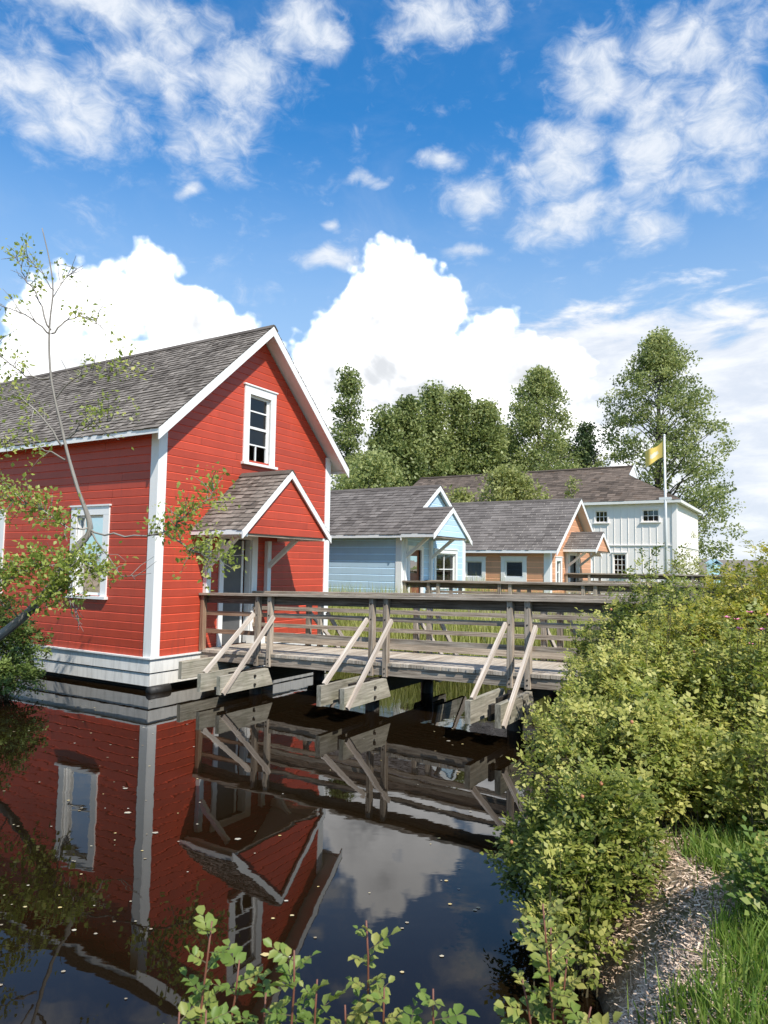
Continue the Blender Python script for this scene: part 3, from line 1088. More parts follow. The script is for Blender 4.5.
# ------------------------------------------------------------------ white building with a hip roof
wb = thing_ab('white_building', 'two storey white board and batten building with brown hip roof', 'building', (30, -3.9, .3))
A0, A1, B0, B1, ZE, ZR = 30.0, 38.2, -3.9, 16.0, 5.80, 8.25
wins = [(.241, -.55, 4.69, 5.40, 3, 2), (-2.2, -3.15, 4.69, 5.40, 3, 2), (-.70, -1.47, 1.86, 3.08, 3, 4), (3.6, 2.8, 4.69, 5.40, 3, 2), (6.6, 5.8, 4.69, 5.40, 3, 2), (4.0, 3.1, 1.86, 3.08, 3, 4)]
opn = [(b_ - B0 + .04, a_ - B0 - .04, z0_ + .04, z1_ - .04) for (a_, b_, z0_, z1_, _, _) in wins]
wm_ = MB()
def vboards(mb, org, d, nrm, length, z0, z1, openings=()):
    org, d, nrm = np.array(org, float), np.array(d, float), np.array(nrm, float)
    brk = sorted({0, length} | {q for op in openings for q in op[:2]})
    for s0_, s1_ in zip(brk[:-1], brk[1:]):
        sm = (s0_ + s1_) / 2
        cuts = sorted((o_[2], o_[3]) for o_ in openings if o_[0] <= sm <= o_[1])
        cur = z0
        for (ca, cb_) in cuts + [(z1, None)]:
            p0, p1 = org + d * s0_, org + d * s1_
            mb.face([(p0[0], p0[1], cur), (p1[0], p1[1], cur), (p1[0], p1[1], ca), (p0[0], p0[1], ca)], [(cur, s0_), (cur, s1_), (ca, s1_), (ca, s0_)], .5)
            cur = cb_
    s_ = .2
    while s_ < length:
        q = org + d * s_ + nrm * .012
        cur = z0
        for (ca, cb_) in sorted((o_[2] - .1, o_[3] + .1) for o_ in openings if o_[0] - .12 < s_ < o_[1] + .12) + [(z1, None)]:
            if ca > cur + .02:
                mb.beam((q[0], q[1], cur), (q[0], q[1], ca), .022, .024, up=(nrm[0], nrm[1], 0), tone=.5)
            cur = cb_
        s_ += .36
vboards(wm_, (A0, B0), (0, 1), (-1, 0), B1 - B0, .3, ZE - .12, opn)
vboards(wm_, (A0, B0), (1, 0), (0, -1), A1 - A0, .3, ZE - .12)
vboards(wm_, (A1, B0), (0, 1), (1, 0), B1 - B0, .3, ZE - .12)
vboards(wm_, (A0, B1), (1, 0), (0, 1), A1 - A0, .3, ZE - .12)
wbw = wm_.build('wall', M['whiteboard'], wb)
tm = MB()
tm.box(A0 - .05, A0 - .002, B0, B1, 3.45, 3.50)
tm.box(A0 - .05, A1, B0 - .05, B0 - .002, 3.45, 3.50)
tm.box(A0 - .06, A0 + .0, B0 - .055, B0 + .18, .3, ZE - .13)
tm.box(A0 + .003, A0 + .2, B0 - .06, B0 - .001, .3, ZE - .13)
tm.build('corner_board', M['whiteboard'], wb)
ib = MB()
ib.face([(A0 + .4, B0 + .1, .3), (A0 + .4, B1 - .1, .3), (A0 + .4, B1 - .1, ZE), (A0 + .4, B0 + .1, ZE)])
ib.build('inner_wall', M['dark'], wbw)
for (a_, b_, z0_, z1_, nv, nh) in wins:
    window(wb, (A0, 0), (0, 1), (-1, 0), b_, a_, z0_, z1_, .07, [i / nh for i in range(1, nh)], [i / nv for i in range(1, nv)], None, 'glass_dark', sill=True, wm='whiteboard')
O_ = .30
m_ = (ZR - ZE) / ((A1 - A0) / 2 + O_)
cs = 1 / math.hypot(1, m_)
mid = (A0 + A1) / 2
run = (A1 - A0) / 2 + O_
rb = MB()
full = B1 - B0 + 2 * O_
hip = run
def clipf(dd):
    q = dd * cs
    return (min(q, full / 2), max(full - q, full / 2))
GAB = 1.25
def clip_main(dd):
    q = min(dd * cs, hip - GAB)
    return (q, full - q)
shingles(rb, (A0 - O_, B0 - O_, ZE), (0, 1, 0), (cs, 0, m_ * cs), (-m_ * cs, 0, cs), full, run / cs, .26, .18, .5, .02, clip_main)
shingles(rb, (A1 + O_, B0 - O_, ZE), (0, 1, 0), (-cs, 0, m_ * cs), (m_ * cs, 0, cs), full, run / cs, .5, .5, 1.2, .02, clip_main)
def clip_hip(dd):
    q = dd * cs
    return (q, 2 * run - q)
shingles(rb, (A0 - O_, B0 - O_, ZE), (1, 0, 0), (0, cs, m_ * cs), (0, -m_ * cs, cs), 2 * run, (hip - GAB) / cs, .26, .18, .5, .02, clip_hip)
shingles(rb, (A0 - O_, B1 + O_, ZE), (1, 0, 0), (0, -cs, m_ * cs), (0, m_ * cs, cs), 2 * run, (hip - GAB) / cs, .5, .5, 1.2, .02, clip_hip)
rb.beam((mid - .08, B0 - O_ + hip - GAB, ZR + .01), (mid - .08, B1 + O_ - hip + GAB, ZR + .01), .2, .03, up=(-m_ * cs, 0, cs), tone=.1)
wr = rb.build('roof', M['shingle_brown'], wb)
g_ = MB()
zg = ZR - GAB * m_
for yb in (B0 - O_ + hip - GAB + .02,):
    g_.face([(mid - GAB, yb, zg - .02), (mid + GAB, yb, zg - .02), (mid, yb, ZR - .01)])
g_.build('gablet', M['white'], wr)
g_ = MB()
g_.beam((mid - GAB, B0 - O_ + hip - GAB - .0, zg + .0), (mid, B0 - O_ + hip - GAB - .0, ZR + .0), .04, .13, up=(-m_, 0, 1))
g_.beam((mid + GAB, B0 - O_ + hip - GAB - .0, zg + .0), (mid, B0 - O_ + hip - GAB - .0, ZR + .0), .04, .13, up=(m_, 0, 1))
g_.build('gablet_fascia', M['white'], wr)
g_ = MB()
for (x0_, x1_, y0_, y1_) in ((A0 - O_, A0 - O_ + .03, B0 - O_, B1 + O_), (A1 + O_ - .03, A1 + O_, B0 - O_, B1 + O_), (A0 - O_ + .031, A1 + O_ - .031, B0 - O_, B0 - O_ + .03)):
    g_.box(x0_, x1_, y0_, y1_, ZE - .15, ZE - .004)
g_.face([(A0 - O_ + .02, B0 - O_ + .02, ZE - .10), (A1 + O_ - .02, B0 - O_ + .02, ZE - .10), (A1 + O_ - .02, B1 + O_, ZE - .10), (A0 - O_ + .02, B1 + O_, ZE - .10)])
g_.build('soffit', M['white_old'], wr)

# ------------------------------------------------------------------ flagpole and flag
fp = thing_ab('flagpole', 'slim white flagpole in front of the white building corner', 'flagpole', (27.8, -3.77, .4))
q = MB()
q.tube([(27.8, -3.77, .3), (27.8, -3.77, 5.0), (27.8, -3.77, 8.75)], [.085, .07, .045], 8)
q.build('pole', M['metal'], fp, smooth=True)
q = MB()
q.box(27.74, 27.86, -4.05, -3.49, 5.62, 5.74)
q.build('collar', M['metal'], fp)
q = MB()
q.tube([(27.8, -3.77, 8.73), (27.8, -3.77, 8.79), (27.8, -3.77, 8.85)], [.03, .07, .02], 8)
q.build('finial', M['metal'], fp, smooth=True)
m, t, p, o = new_mat('yellow_flag_cloth')
uvn = t.n('ShaderNodeUVMap').outputs[0]
dd_ = t.v('LENGTH', t.v('MULTIPLY', t.v('SUBTRACT', uvn, (.5, .5, 0)), (1, 1.2, 0)))
nn_ = t.noise(uvn, 9, 3, .5)
mk = t.step(t.m('MULTIPLY_ADD', t.m('SUBTRACT', nn_, .5), .25, dd_), .23, .19)
t.put(p.inputs['Base Color'], t.mix(mk, (.92, .64, .16, 1), (.85, .80, .60, 1)))
p.inputs['Roughness'].default_value = .8
fl_ = thing_ab('flag', 'small yellow flag with a pale emblem flying from the pole', 'flag', (27.8, -3.72, 7.72))
fm = MB()
nx_, nz_ = 14, 8
def fpt(i, j):
    s_ = i / nx_
    return (27.8 + .10 * math.sin(s_ * 7) * s_ + .05 * s_, -3.72 + .95 * s_ * .92, 7.72 + .78 * (j / nz_) * (1 - .08 * s_) - .42 * s_ + .05 * math.sin(s_ * 6 + j * .3))
for i in range(nx_):
    for j in range(nz_):
        fm.face([fpt(i, j), fpt(i + 1, j), fpt(i + 1, j + 1), fpt(i, j + 1)], [(i / nx_, j / nz_), ((i + 1) / nx_, j / nz_), ((i + 1) / nx_, (j + 1) / nz_), (i / nx_, (j + 1) / nz_)])
fm.build('flag_cloth', m, fl_)


# ------------------------------------------------------------------ footbridges
def bridge(name, label, group, a0, a1, b0, b1, zd0, slope, pairs, rails=(.66, .33), rig=True, rh_=1.03, brown_first=False):
    """runs from b0 (house) to b1 (bank, smaller b)"""
    rt = thing_ab(name, label, 'footbridge', ((a0 + a1) / 2, (b0 + b1) / 2, zd0 - .3), group)
    def zd(b):
        return zd0 - slope * b
    dk = MB()
    b = b0
    while b > b1:
        wd = .138
        j = random.uniform(-.012, .012)
        dk.beam((a0 - .06 + j, b - wd / 2, zd(b) - .025), (a1 + .06 + j, b - wd / 2, zd(b) - .025), wd - .007, .05, up=(0, 0, 1))
        b -= wd
    dk.build('deck', M['wood_deck'], rt)
    for aa in (a0 + .0, (a0 + a1) / 2, a1 - .0):
        s_ = MB()
        s_.beam((aa, b0, zd(b0) - .125), (aa, b1, zd(b1) - .125), .07, .15)
        s_.build('stringer', M['wood_brown' if False else 'wood'], rt)
    # handrails, lower rails and posts on both sides
    for sgn, aa in ((-1, a0), (1, a1)):
        c = MB()
        c.beam((aa + sgn * .01, b0, zd(b0) + rh_ - .02), (aa + sgn * .01, b1, zd(b1) + rh_ - .02), .20, .04)
        hr = c.build('handrail', M['wood'], rt)
        c = MB()
        c.beam((aa - sgn * .045, b0, zd(b0) + rh_ - .115), (aa - sgn * .045, b1, zd(b1) + rh_ - .115), .04, .14)
        c.build('rail_board', M['wood_dark'], hr)
        for hgt in rails:
            if brown_first and sgn < 0:
                bm_ = pairs[0][1] if isinstance(pairs[0], tuple) else pairs[0]
                r_ = MB()
                r_.beam((aa - sgn * .04, b0, zd(b0) + hgt), (aa - sgn * .04, bm_, zd(bm_) + hgt), .04, .075)
                r_.build('rail', M['wood_brown'], rt)
                r_ = MB()
                r_.beam((aa - sgn * .04, bm_ - .004, zd(bm_) + hgt), (aa - sgn * .04, b1, zd(b1) + hgt), .04, .07)
                r_.build('rail', M['wood'], rt)
            else:
                r_ = MB()
                hgt = hgt + (.035 if sgn > 0 else -.01)
                r_.beam((aa - sgn * .04, b0, zd(b0) + hgt), (aa - sgn * .04, b1, zd(b1) + hgt + random.uniform(-.012, .012)), .04, .07)
                r_.build('rail', M['wood'], rt)
        if sgn > 0:
            r_ = MB()
            r_.beam((aa - sgn * .04, b0 - .1, zd(b0) + .125), (aa - sgn * .04, b1, zd(b1) + .125), .045, .17)
            r_.build('kickboard', M['wood'], rt)
        pl = [b0 - .05]
        for pr_ in pairs:
            pl += list(pr_) if isinstance(pr_, tuple) else [pr_]
        for n_, bb in enumerate(pl):
            p_ = MB()
            p_.beam((aa + sgn * .025, bb, zd(bb) - .22 if n_ else zd(bb) - .02), (aa + sgn * .025, bb, zd(bb) + rh_ - .042), .095, .085, up=(0, 1, 0))
            po_ = p_.build('post', M['wood_brown' if (n_ == 0 and brown_first) else 'wood'], rt, bevel=.006)
            if rig and sgn < 0 and n_:
                b_ = MB()
                for zz in (-.09, -.16, .66, .90):
                    xo = aa - .025 - .0425
                    b_.tube([(xo + .004, bb, zd(bb) + zz), (xo - .010, bb, zd(bb) + zz)], .013, 6)
                b_.build('bolt', M['wet_shade'], po_)
    if rig:
        for (bA, bB) in pairs:
            zt = zd(bA) - .205
            for n_, bb in enumerate((bA + .07, bB - .07)):
                for (xa, xb) in ((-.17, 1.10), (2.60, 3.85)):
                    o_ = MB()
                    sl_ = .14
                    o_.prism([(xa, zt - .005), (xb - (sl_ if xa < 0 else 0), zt - .005), (xb, zt - .29), (xa + (sl_ if xa > 0 else 0), zt - .29)], bb - .0375, bb + .0375)
                    o_.build('outrigger', M['wood_green'], rt, bevel=.006)
            o_ = MB()
            o_.beam((.3, (bA + bB) / 2, zt - .15), (3.4, (bA + bB) / 2, zt - .15), abs(bA - bB) - .22, .26)
            o_.build('pile_cap', M['wet_shade'], rt)
            o_ = MB()
            o_.beam((.06, (bA + bB) / 2, zt - .17), (.2, (bA + bB) / 2, zt - .17), abs(bA - bB) - .22, .2)
            o_.build('spacer_block', M['wet_shade'], rt)  # near-black colour stands in for the shade between the plates
            for sgn, e_ in ((1, -.12), (-1, 3.80)):
                for n_, bb in enumerate((bA + .055, bB - .125)):
                    br = MB()
                    at = 1.06 if sgn > 0 else a1 + .08
                    z_lo = zt - (.0 if n_ == 0 else .28)
                    e2 = e_ + (.05 * sgn if n_ == 0 else 0)
                    br.beam((e2, bb, z_lo), (at, bb + random.uniform(-.012, .012), zd(bA) + .66 + random.uniform(-.02, .02)), .042, .07, up=(0, 1, 0) if False else (-1, 0, 1))
                    br.build('brace', M['wood_pale'], rt)
            for aa in (.95, 2.75):
                pl_ = MB()
                pl_.tube([(aa, (bA + bB) / 2, -1.0), (aa, (bA + bB) / 2, zt - .02)], .11, 10)
                pl_.build('pile', M['wet_shade'], rt, smooth=True)
            bo = MB()
            for (x_, zz) in ((.62, .09), (.62, .23)):
                bo.tube([(x_, bB - .11, zt - zz), (x_, bB - .135, zt - zz)], .022, 8)
            bo.build('bolt', M['wet_shade'], rt)
    else:
        for pr_ in pairs:
            bb = pr_[0] if isinstance(pr_, tuple) else pr_
            for aa in (a0 + .2, a1 - .2):
                pl_ = MB()
                pl_.tube([(aa, bb, -1.0), (aa, bb, zd(bb) - .2)], .10, 8)
                pl_.build('pile', M['wet_shade'], rt, smooth=True)
    return rt


fb1 = bridge('footbridge', 'weathered timber footbridge with diagonal braces leading to the red house', 'timber footbridges to the houses',
       1.14, 2.55, -.03, -8.6, .62, .0205, [(-1.41, -1.69), (-3.77, -4.03), (-6.07, -6.33)], brown_first=True)
# ledger beam at the house end
q = MB()
q.beam((.28, -.42, .36), (2.7, -.42, .36), .09, .30)
q.build('ledger_beam', M['wood_green'], fb1, bevel=.006)
bridge('footbridge', 'second timber footbridge, leading to the blue house, seen above the near handrail', 'timber footbridges to the houses',
       9.12, 10.5, .20, -8.4, .765, .0085, [(-.6, -.9), (-2.7, -3.0), (-4.9, -5.2), (-7.1, -7.4)], rig=False)
bridge('footbridge', 'farthest timber footbridge, leading to the orange house porch', 'timber footbridges to the houses',
       18.3, 19.8, -1.7, -9.5, 1.0, .004, [(-2.6), (-4.4), (-6.2), (-8.0)], rig=False)

# ------------------------------------------------------------------ turquoise hut far right
th = thing_w('small_hut', 'small turquoise hut glimpsed far off above the right bushes', 'hut', (18.6, 40, .4))
q = MB()
q.box(18.55, 19.05, 39.7, 40.3, .4, 2.62)
q.build('wall', plain('turquoise_boards', (.36, .56, .64), .6), th)
q = MB()
q.beam((18.64, 39.6, 2.71), (18.64, 40.4, 2.71), .42, .05, up=(-.7, 0, 1))
q.beam((18.96, 39.6, 2.71), (18.96, 40.4, 2.71), .42, .05, up=(.7, 0, 1))
q.build('roof', plain('slate_blue_roofing', (.25, .42, .52), .7), th)


# ------------------------------------------------------------------ vegetation
def unit(v):
    return v / (np.linalg.norm(v, axis=-1, keepdims=True) + 1e-9)


def leaves4(P, D, Nn, L, Wd, fold=.18):
    Sd = unit(np.cross(D, Nn))
    mid_ = P + D * (L * .45)[:, None]
    up = Nn * (Wd * fold)[:, None]
    l_ = mid_ + Sd * (Wd / 2)[:, None] + up
    r_ = mid_ - Sd * (Wd / 2)[:, None] + up
    tip = P + D * L[:, None]
    V = np.stack([P, r_, tip, l_], 1).reshape(-1, 3)
    n = len(P)
    return V, np.arange(n * 4).reshape(n, 4)


def leaves8(P, D, Nn, L, Wd, fold=.22):
    Sd = unit(np.cross(D, Nn))
    def at(f, s_, up):
        return P + D * (L * f)[:, None] + Sd * (Wd * s_)[:, None] + Nn * (Wd * up)[:, None]
    vs = [P, at(.28, .40, fold * .8), at(.62, .44, fold), at(1.0, 0, -.12), at(.62, -.44, fold), at(.28, -.40, fold * .8), at(.5, 0, 0)]
    V = np.stack(vs, 1).reshape(-1, 3)
    n = len(P)
    b_ = np.arange(n)[:, None] * 7
    f1 = b_ + np.array([[0, 6, 2, 1]])
    f2 = b_ + np.array([[6, 3, 2, 2]])[:, :3]
    f3 = b_ + np.array([[0, 5, 4, 6]])
    f4 = b_ + np.array([[6, 4, 3]])
    return V, [np.concatenate([f1, f3]), np.concatenate([f2, f4])]


def part_np(name, mat, root, V, Fs, tone, smooth=False):
    me = np_mesh(name, V - OFF[root.name], Fs, tone, None, smooth)
    return link(name, me, mat, root)


def tree(name, label, x_, y_, z_, H, cb, radius, prof, ncl, per, lsize, mat, tone0=.5, trunk_r=.2, sig=.7, group='trees behind the houses', seed=0, lean=(0, 0), bark='bark'):
    if y_ > 40:                       # the tall trees stand well beyond the houses
        q_ = 2.0
        H = (H + z_ - EYE) * q_ + EYE - z_
        x_, y_, cb, radius, lsize, trunk_r, sig = x_ * q_, y_ * q_, cb * q_, radius * q_, lsize * q_ * .84, trunk_r * q_, sig * q_
        per = per * 1.4
    rg = np.random.default_rng(seed + 100)
    rt = thing_w(name, label, 'tree', (x_, y_, z_), group)
    base = np.array([x_, y_, z_])
    tk = MB()
    n = 10
    top = base + np.array([lean[0], lean[1], H * .96])
    axis_ = []
    for i in range(n + 1):
        f = i / n
        p_ = base + (top - base) * f + np.array([math.sin(f * 5 + seed), math.cos(f * 4 + seed), 0]) * .10 * H / 12
        if i == 0:
            p_[2] -= .3
        axis_.append(p_)
    off = base
    tk.tube([tuple(a - off + OFF[rt.name]) for a in axis_], [trunk_r * (1 - .93 * i / n) + .015 for i in range(n + 1)], 7)
    C, T = [], []
    boughs = [(rg.uniform(0, 2 * math.pi), rg.uniform(0, 1), rg.uniform(-.28, .26)) for _ in range(16)]
    for k_ in range(ncl):
        f = rg.uniform(0, 1) ** .85
        hz = cb + (H - cb) * f
        rr = radius * prof(f)
        an = rg.uniform(0, 2 * math.pi)
        rr *= 1 + sum(q_ * math.exp(-(math.remainder(an - a_, 2 * math.pi) / .55) ** 2 - ((f - f_) / .10) ** 2) for a_, f_, q_ in boughs)
        rho = rr * math.sqrt(rg.uniform(.08, 1.0)) * rg.uniform(.78, 1.16)
        ax_i = min(n - 1, int((hz / H) / .96 * n))
        ctr = np.array([axis_[min(ax_i, n)][0], axis_[min(ax_i, n)][1], base[2] + hz])
        tip = ctr + np.array([math.cos(an) * rho, math.sin(an) * rho, 0])
        C.append(tip)
        T.append(rg.normal(tone0 + .07, .14))
        if k_ % 2 == 0 and rho > .3:
            st_z = max(cb * .6, hz - rho * rg.uniform(.45, .9))
            j = min(n - 1, st_z / H / .96 * n)
            j0 = int(j)
            s0 = axis_[j0] + (axis_[j0 + 1] - axis_[j0]) * (j - j0)
            md_ = (s0 + tip) / 2 + np.array([0, 0, .12 * rho])
            br = trunk_r * .26 * (1 - .75 * hz / H) + .012
            tk.tube([tuple(s0), tuple(md_), tuple(tip)], [br, br * .65, br * .25], 4, cap=False)
    tk.build('trunk', M[bark], rt, smooth=True)
    C = np.array(C)
    T = np.array(T)
    per = per * 1.75
    lsize = lsize * .70
    sig = sig * .82
    cnt = rg.integers(int(per * .6), int(per * 1.5), len(C))
    idx = np.repeat(np.arange(len(C)), cnt)
    N_ = len(idx)
    g = rg.normal(0, 1, (N_, 3))
    g *= (np.minimum(np.linalg.norm(g, axis=1), 1.75) / np.linalg.norm(g, axis=1))[:, None]
    sg = sig * rg.uniform(.65, 1.25, len(C))
    P = C[idx] + g * sg[idx][:, None] * np.array([1, 1, .72])
    D = unit(rg.normal(0, 1, (N_, 3)) + np.array([0, 0, -.2]))
    Nn = unit(np.cross(D, rg.normal(0, 1, (N_, 3))))
    L = lsize * rg.uniform(.6, 1.3, N_)
    V, Fq_ = leaves4(P, D, Nn, L, L * rg.uniform(.5, .8, N_))
    tone = np.clip(T[idx] + rg.normal(0, .16, N_), 0, 1)
    part_np('crown', M[mat], rt, V, Fq_, tone)
    return rt


oval = lambda f: math.sin(math.pi * (.10 + .86 * f)) ** .7
cone = lambda f: (1 - f) ** .75 * min(1, .35 + 3 * f) + .05
egg = lambda f: min(1, .55 + 1.6 * f) * (1 - f ** 2.6) ** .75 + .04
G0 = .4
spire = lambda f: (1 - f) ** .62 * min(1, .55 + 2 * f) + .04
tree('poplar_tree', 'narrow dark poplar with a thin open top beside the red gable', -2.35, 45, G0, 14.3, 1.0, 2.0, lambda f: (1 - f) ** .8 * (1.0 if f < .55 else .8) + .06, 105, 42, .34, 'leaf_bg', .32, .2, .5, seed=1)
tree('deciduous_tree', 'dense mid green tree right of the narrow poplar', .1, 46, G0, 11.8, .8, 1.9, spire, 120, 50, .38, 'leaf_bg', .36, .22, .62, seed=2)
tree('deciduous_tree', 'dark pointed tree in the left half of the dense row', 1.6, 47, G0, 12.9, .8, 1.8, spire, 120, 50, .38, 'leaf_bg', .34, .22, .6, seed=21)
tree('deciduous_tree', 'tallest pointed tree of the dense row behind the blue house', 3.3, 49, G0, 14.4, .8, 2.1, spire, 150, 50, .38, 'leaf_bg', .46, .24, .62, seed=3)
tree('deciduous_tree', 'twin topped green tree just right of the tallest of the dense row', 5.2, 50, G0, 14.2, .8, 1.9, spire, 130, 50, .38, 'leaf_bg', .48, .24, .62, seed=4)
tree('deciduous_tree', 'lower pointed green tree at the right end of the dense row', 7.2, 50, G0, 13.4, .8, 2.4, spire, 150, 50, .38, 'leaf_bg', .5, .2, .62, seed=5)
tree('deciduous_tree', 'low yellow green tree in front of the dense row', -.9, 42, G0, 8.2, .4, 2.6, oval, 90, 50, .36, 'leaf_bg', .62, .2, .7, seed=6)
tree('deciduous_tree', 'dark tree filling the gap behind the dense row', 3.0, 55, G0, 12.2, .5, 6.0, oval, 260, 48, .42, 'leaf_bg', .28, .3, .9, seed=7)
tree('cottonwood_tree', 'loose airy green tree standing free above the orange house', 11.6, 52, G0, 16.6, 1.5, 4.8, lambda f: (1 - f) ** .55 * min(1, .7 + f) + .03, 260, 38, .36, 'leaf_bg', .52, .26, .58, seed=8)
tree('deciduous_tree', 'broad mid green tree low between the dense row and the airy tree', 9.0, 55, G0, 12.6, .5, 3.0, oval, 130, 46, .4, 'leaf_bg', .40, .24, .7, seed=22)
tree('deciduous_tree', 'low bushy tree behind the middle of the brown hip roof', 14.6, 58, G0, 12.0, .5, 3.4, oval, 130, 46, .4, 'leaf_bg', .36, .24, .7, seed=23)
tree('conifer_tree', 'small dark tree between the two airy trees', 16.4, 57, G0, 13.4, 1.5, 1.9, spire, 90, 44, .36, 'leaf_dark', .5, .2, .55, seed=9)
tree('cottonwood_tree', 'tallest broad cottonwood rising behind the white building and flag', 21.8, 55, G0, 20.6, 2.0, 5.5, lambda f: (1 - f ** 3.0) ** .9 * min(1, .85 + f) + .03, 360, 40, .38, 'leaf_bg', .50, .42, .60, seed=10, lean=(-.4, 0))
tree('willow_tree', 'pale yellow green willow behind the orange roof', 5.9, 33.5, G0, 6.3, .6, 2.05, oval, 130, 60, .24, 'leaf_willow', .5, .16, .5, seed=11)
tree('willow_tree', 'smaller pale willow left of the orange ridge', 3.75, 33.8, G0, 5.3, .5, 1.3, oval, 60, 56, .24, 'leaf_willow', .45, .14, .45, seed=12)
tree('sapling', 'spindly sapling beside the orange gable against white boards', 8.3, 30.5, G0, 5.9, 1.5, .5, cone, 30, 20, .16, 'leaf_willow', .5, .035, .2, seed=13)


def leaf_sprays(bases, dirs, ups, nl, ll, rg, shape4=True, spread=.9):
    """pinnate leaves: bases (n,3) of the leaf stalk, dirs outward"""
    P, D, Nn, L, idx = [], [], [], [], []
    n = len(bases)
    Sd = unit(np.cross(dirs, ups))
    Up = unit(np.cross(Sd, dirs))
    for k_ in range(nl):
        if k_ == nl - 1:
            f, sgn = 1.0, 0
        else:
            f, sgn = .3 + .62 * (k_ // 2) / max(1, (nl - 1) // 2), (1 if k_ % 2 else -1)
        rl = ll * 2.3
        P.append(bases + dirs * (f * rl)[:, None])
        dd = unit(dirs * (1 if sgn == 0 else .55) + Sd * sgn * spread + rg.normal(0, .16, (n, 3)))
        D.append(dd)
        Nn.append(unit(Up + rg.normal(0, .3, (n, 3)) + np.array([0, 0, .2])))
        L.append(ll * rg.uniform(.8, 1.15, n))
        idx.append(np.arange(n))
    return np.concatenate(P), np.concatenate(D), np.concatenate(Nn), np.concatenate(L), np.concatenate(idx)


def rose_bush(name, label, cat, x_, y_, rad, top, mat='leaf_rose', tone0=.5, ncane=110, per=17, ll=.034, seed=0, flowers=0, hips=0, group='rose bushes on the right bank', squash=(1, 1), nl=5, cane='twig', flower_mat='petal', dens=1.0):
    rg = np.random.default_rng(seed + 500)
    z0 = float(ground_h(x_, y_))
    z0 = max(z0, .02)
    rt = thing_w(name, label, cat, (x_, y_, z0), group)
    H = top - z0
    st_ = MB()
    B, Dd, Tn = [], [], []
    tips = []
    lump = [(rg.uniform(0, 2 * math.pi), rg.uniform(.5, 1), rg.uniform(-.22, .16)) for _ in range(6)]
    ll = ll * 1.22
    ncane = int(ncane * .74)
    for c_ in range(ncane):
        an = rg.uniform(0, 2 * math.pi)
        rho = math.sqrt(rg.uniform(0, 1))
        lm = 1 + sum(k_ * math.exp(-((math.atan2(math.sin(an - a_), math.cos(an - a_))) / .6) ** 2 - ((rho - r_) / .4) ** 2) for a_, r_, k_ in lump)
        hh = H * math.sqrt(max(.06, 1 - .82 * rho ** 2)) * rg.uniform(.74, 1.06) * lm * (rg.uniform(1.1, 1.32) if rg.uniform() < .09 else 1)
        ex_ = np.array([math.cos(an) * rad * rho * squash[0], math.sin(an) * rad * rho * squash[1], 0]) * lm
        b_ = np.array([x_, y_, z0 - .05]) + ex_ * .35 + np.append(rg.normal(0, .05, 2), 0)
        p_end = np.array([x_, y_, z0]) + ex_ + np.array([0, 0, hh])
        droop = rg.uniform(.0, .22) * rho
        ts = np.linspace(0, 1, 7)
        pts = [b_ + (p_end - b_) * np.array([t_, t_, 0]) ** 1.0 + np.array([0, 0, (hh + .05) * (1 - (1 - t_) ** 1.7) - droop * hh * max(0, t_ - .6) * 1.2]) for t_ in ts]
        pts = np.array(pts)
        # keep the cane above the ground or water
        st_.tube([tuple(q_) for q_ in pts], [.0055 * (1 - .75 * t_) for t_ in ts], 4, cap=False)
        tips.append(pts[-1])
        ct = rg.normal(0, .19)
        npl = max(4, int(per * .92 * rg.uniform(.6, 1.4) * dens))
        tt = np.concatenate([rg.uniform(.55, 1.0, int(npl * .75)), rg.uniform(.18, .6, npl - int(npl * .75))])
        seg = np.clip(tt * 6, 0, 5.999)
        i_ = seg.astype(int)
        fr = (seg - i_)[:, None]
        bp_ = pts[i_] * (1 - fr) + pts[i_ + 1] * fr
        dirc = unit(pts[i_ + 1] - pts[i_])
        side = rg.normal(0, 1, (npl, 3))
        dv = unit(unit(np.cross(dirc, side)) + dirc * .35 + np.array([0, 0, .10]))
        B.append(bp_ + dv * rg.uniform(0, .09, (npl, 1)))
        Dd.append(dv)
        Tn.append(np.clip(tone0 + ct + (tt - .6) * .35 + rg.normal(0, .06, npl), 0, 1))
    B, Dd, Tn = np.concatenate(B), np.concatenate(Dd), np.concatenate(Tn)
    up_ = np.tile(np.array([0, 0, 1.0]), (len(B), 1)) + rg.normal(0, .35, (len(B), 3)) + np.array([.12, -.3, 0])
    lls = np.full(len(B), ll) * rg.uniform(.55, 1.35, len(B))
    P, D, Nn, L, idx = leaf_sprays(B, Dd, up_, nl, lls, rg)
    V, Fq_ = leaves4(P, D, Nn, L, L * .62)
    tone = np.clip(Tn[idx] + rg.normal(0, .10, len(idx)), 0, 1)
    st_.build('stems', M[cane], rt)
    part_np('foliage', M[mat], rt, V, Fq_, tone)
    tips = np.array(tips)
    order = np.argsort(-(tips[:, 2] - .6 * tips[:, 1]))
    for k_ in range(flowers):
        c0 = tips[order[int(k_ * 2.3) % len(order)]] + np.array([0, -.03, .03])
        fm_ = MB()
        for pz in range(5):
            an = pz * 2 * math.pi / 5 + k_
            e1 = Vector((math.cos(an), math.sin(an) * .8 - .25, .45)).normalized()
            e2 = Vector((-math.sin(an), math.cos(an), .1)).normalized()
            c1 = Vector(c0)
            fm_.face([c1, c1 + e1 * .018 - e2 * .014, c1 + e1 * .032, c1 + e1 * .018 + e2 * .014])
        fm_.build('flower', M[flower_mat], rt)
    for k_ in range(hips):
        c0 = tips[order[int(k_ * 1.7 + 3) % len(order)]] + rg.normal(0, .05, 3)
        hm_ = MB()
        hm_.tube([tuple(c0 + np.array([0, 0, q_])) for q_ in (-.012, -.006, .004, .012)], [.003, .011, .011, .003], 6)
        hm_.build('rose_hip', M['hip'], rt, smooth=True)
    return rt


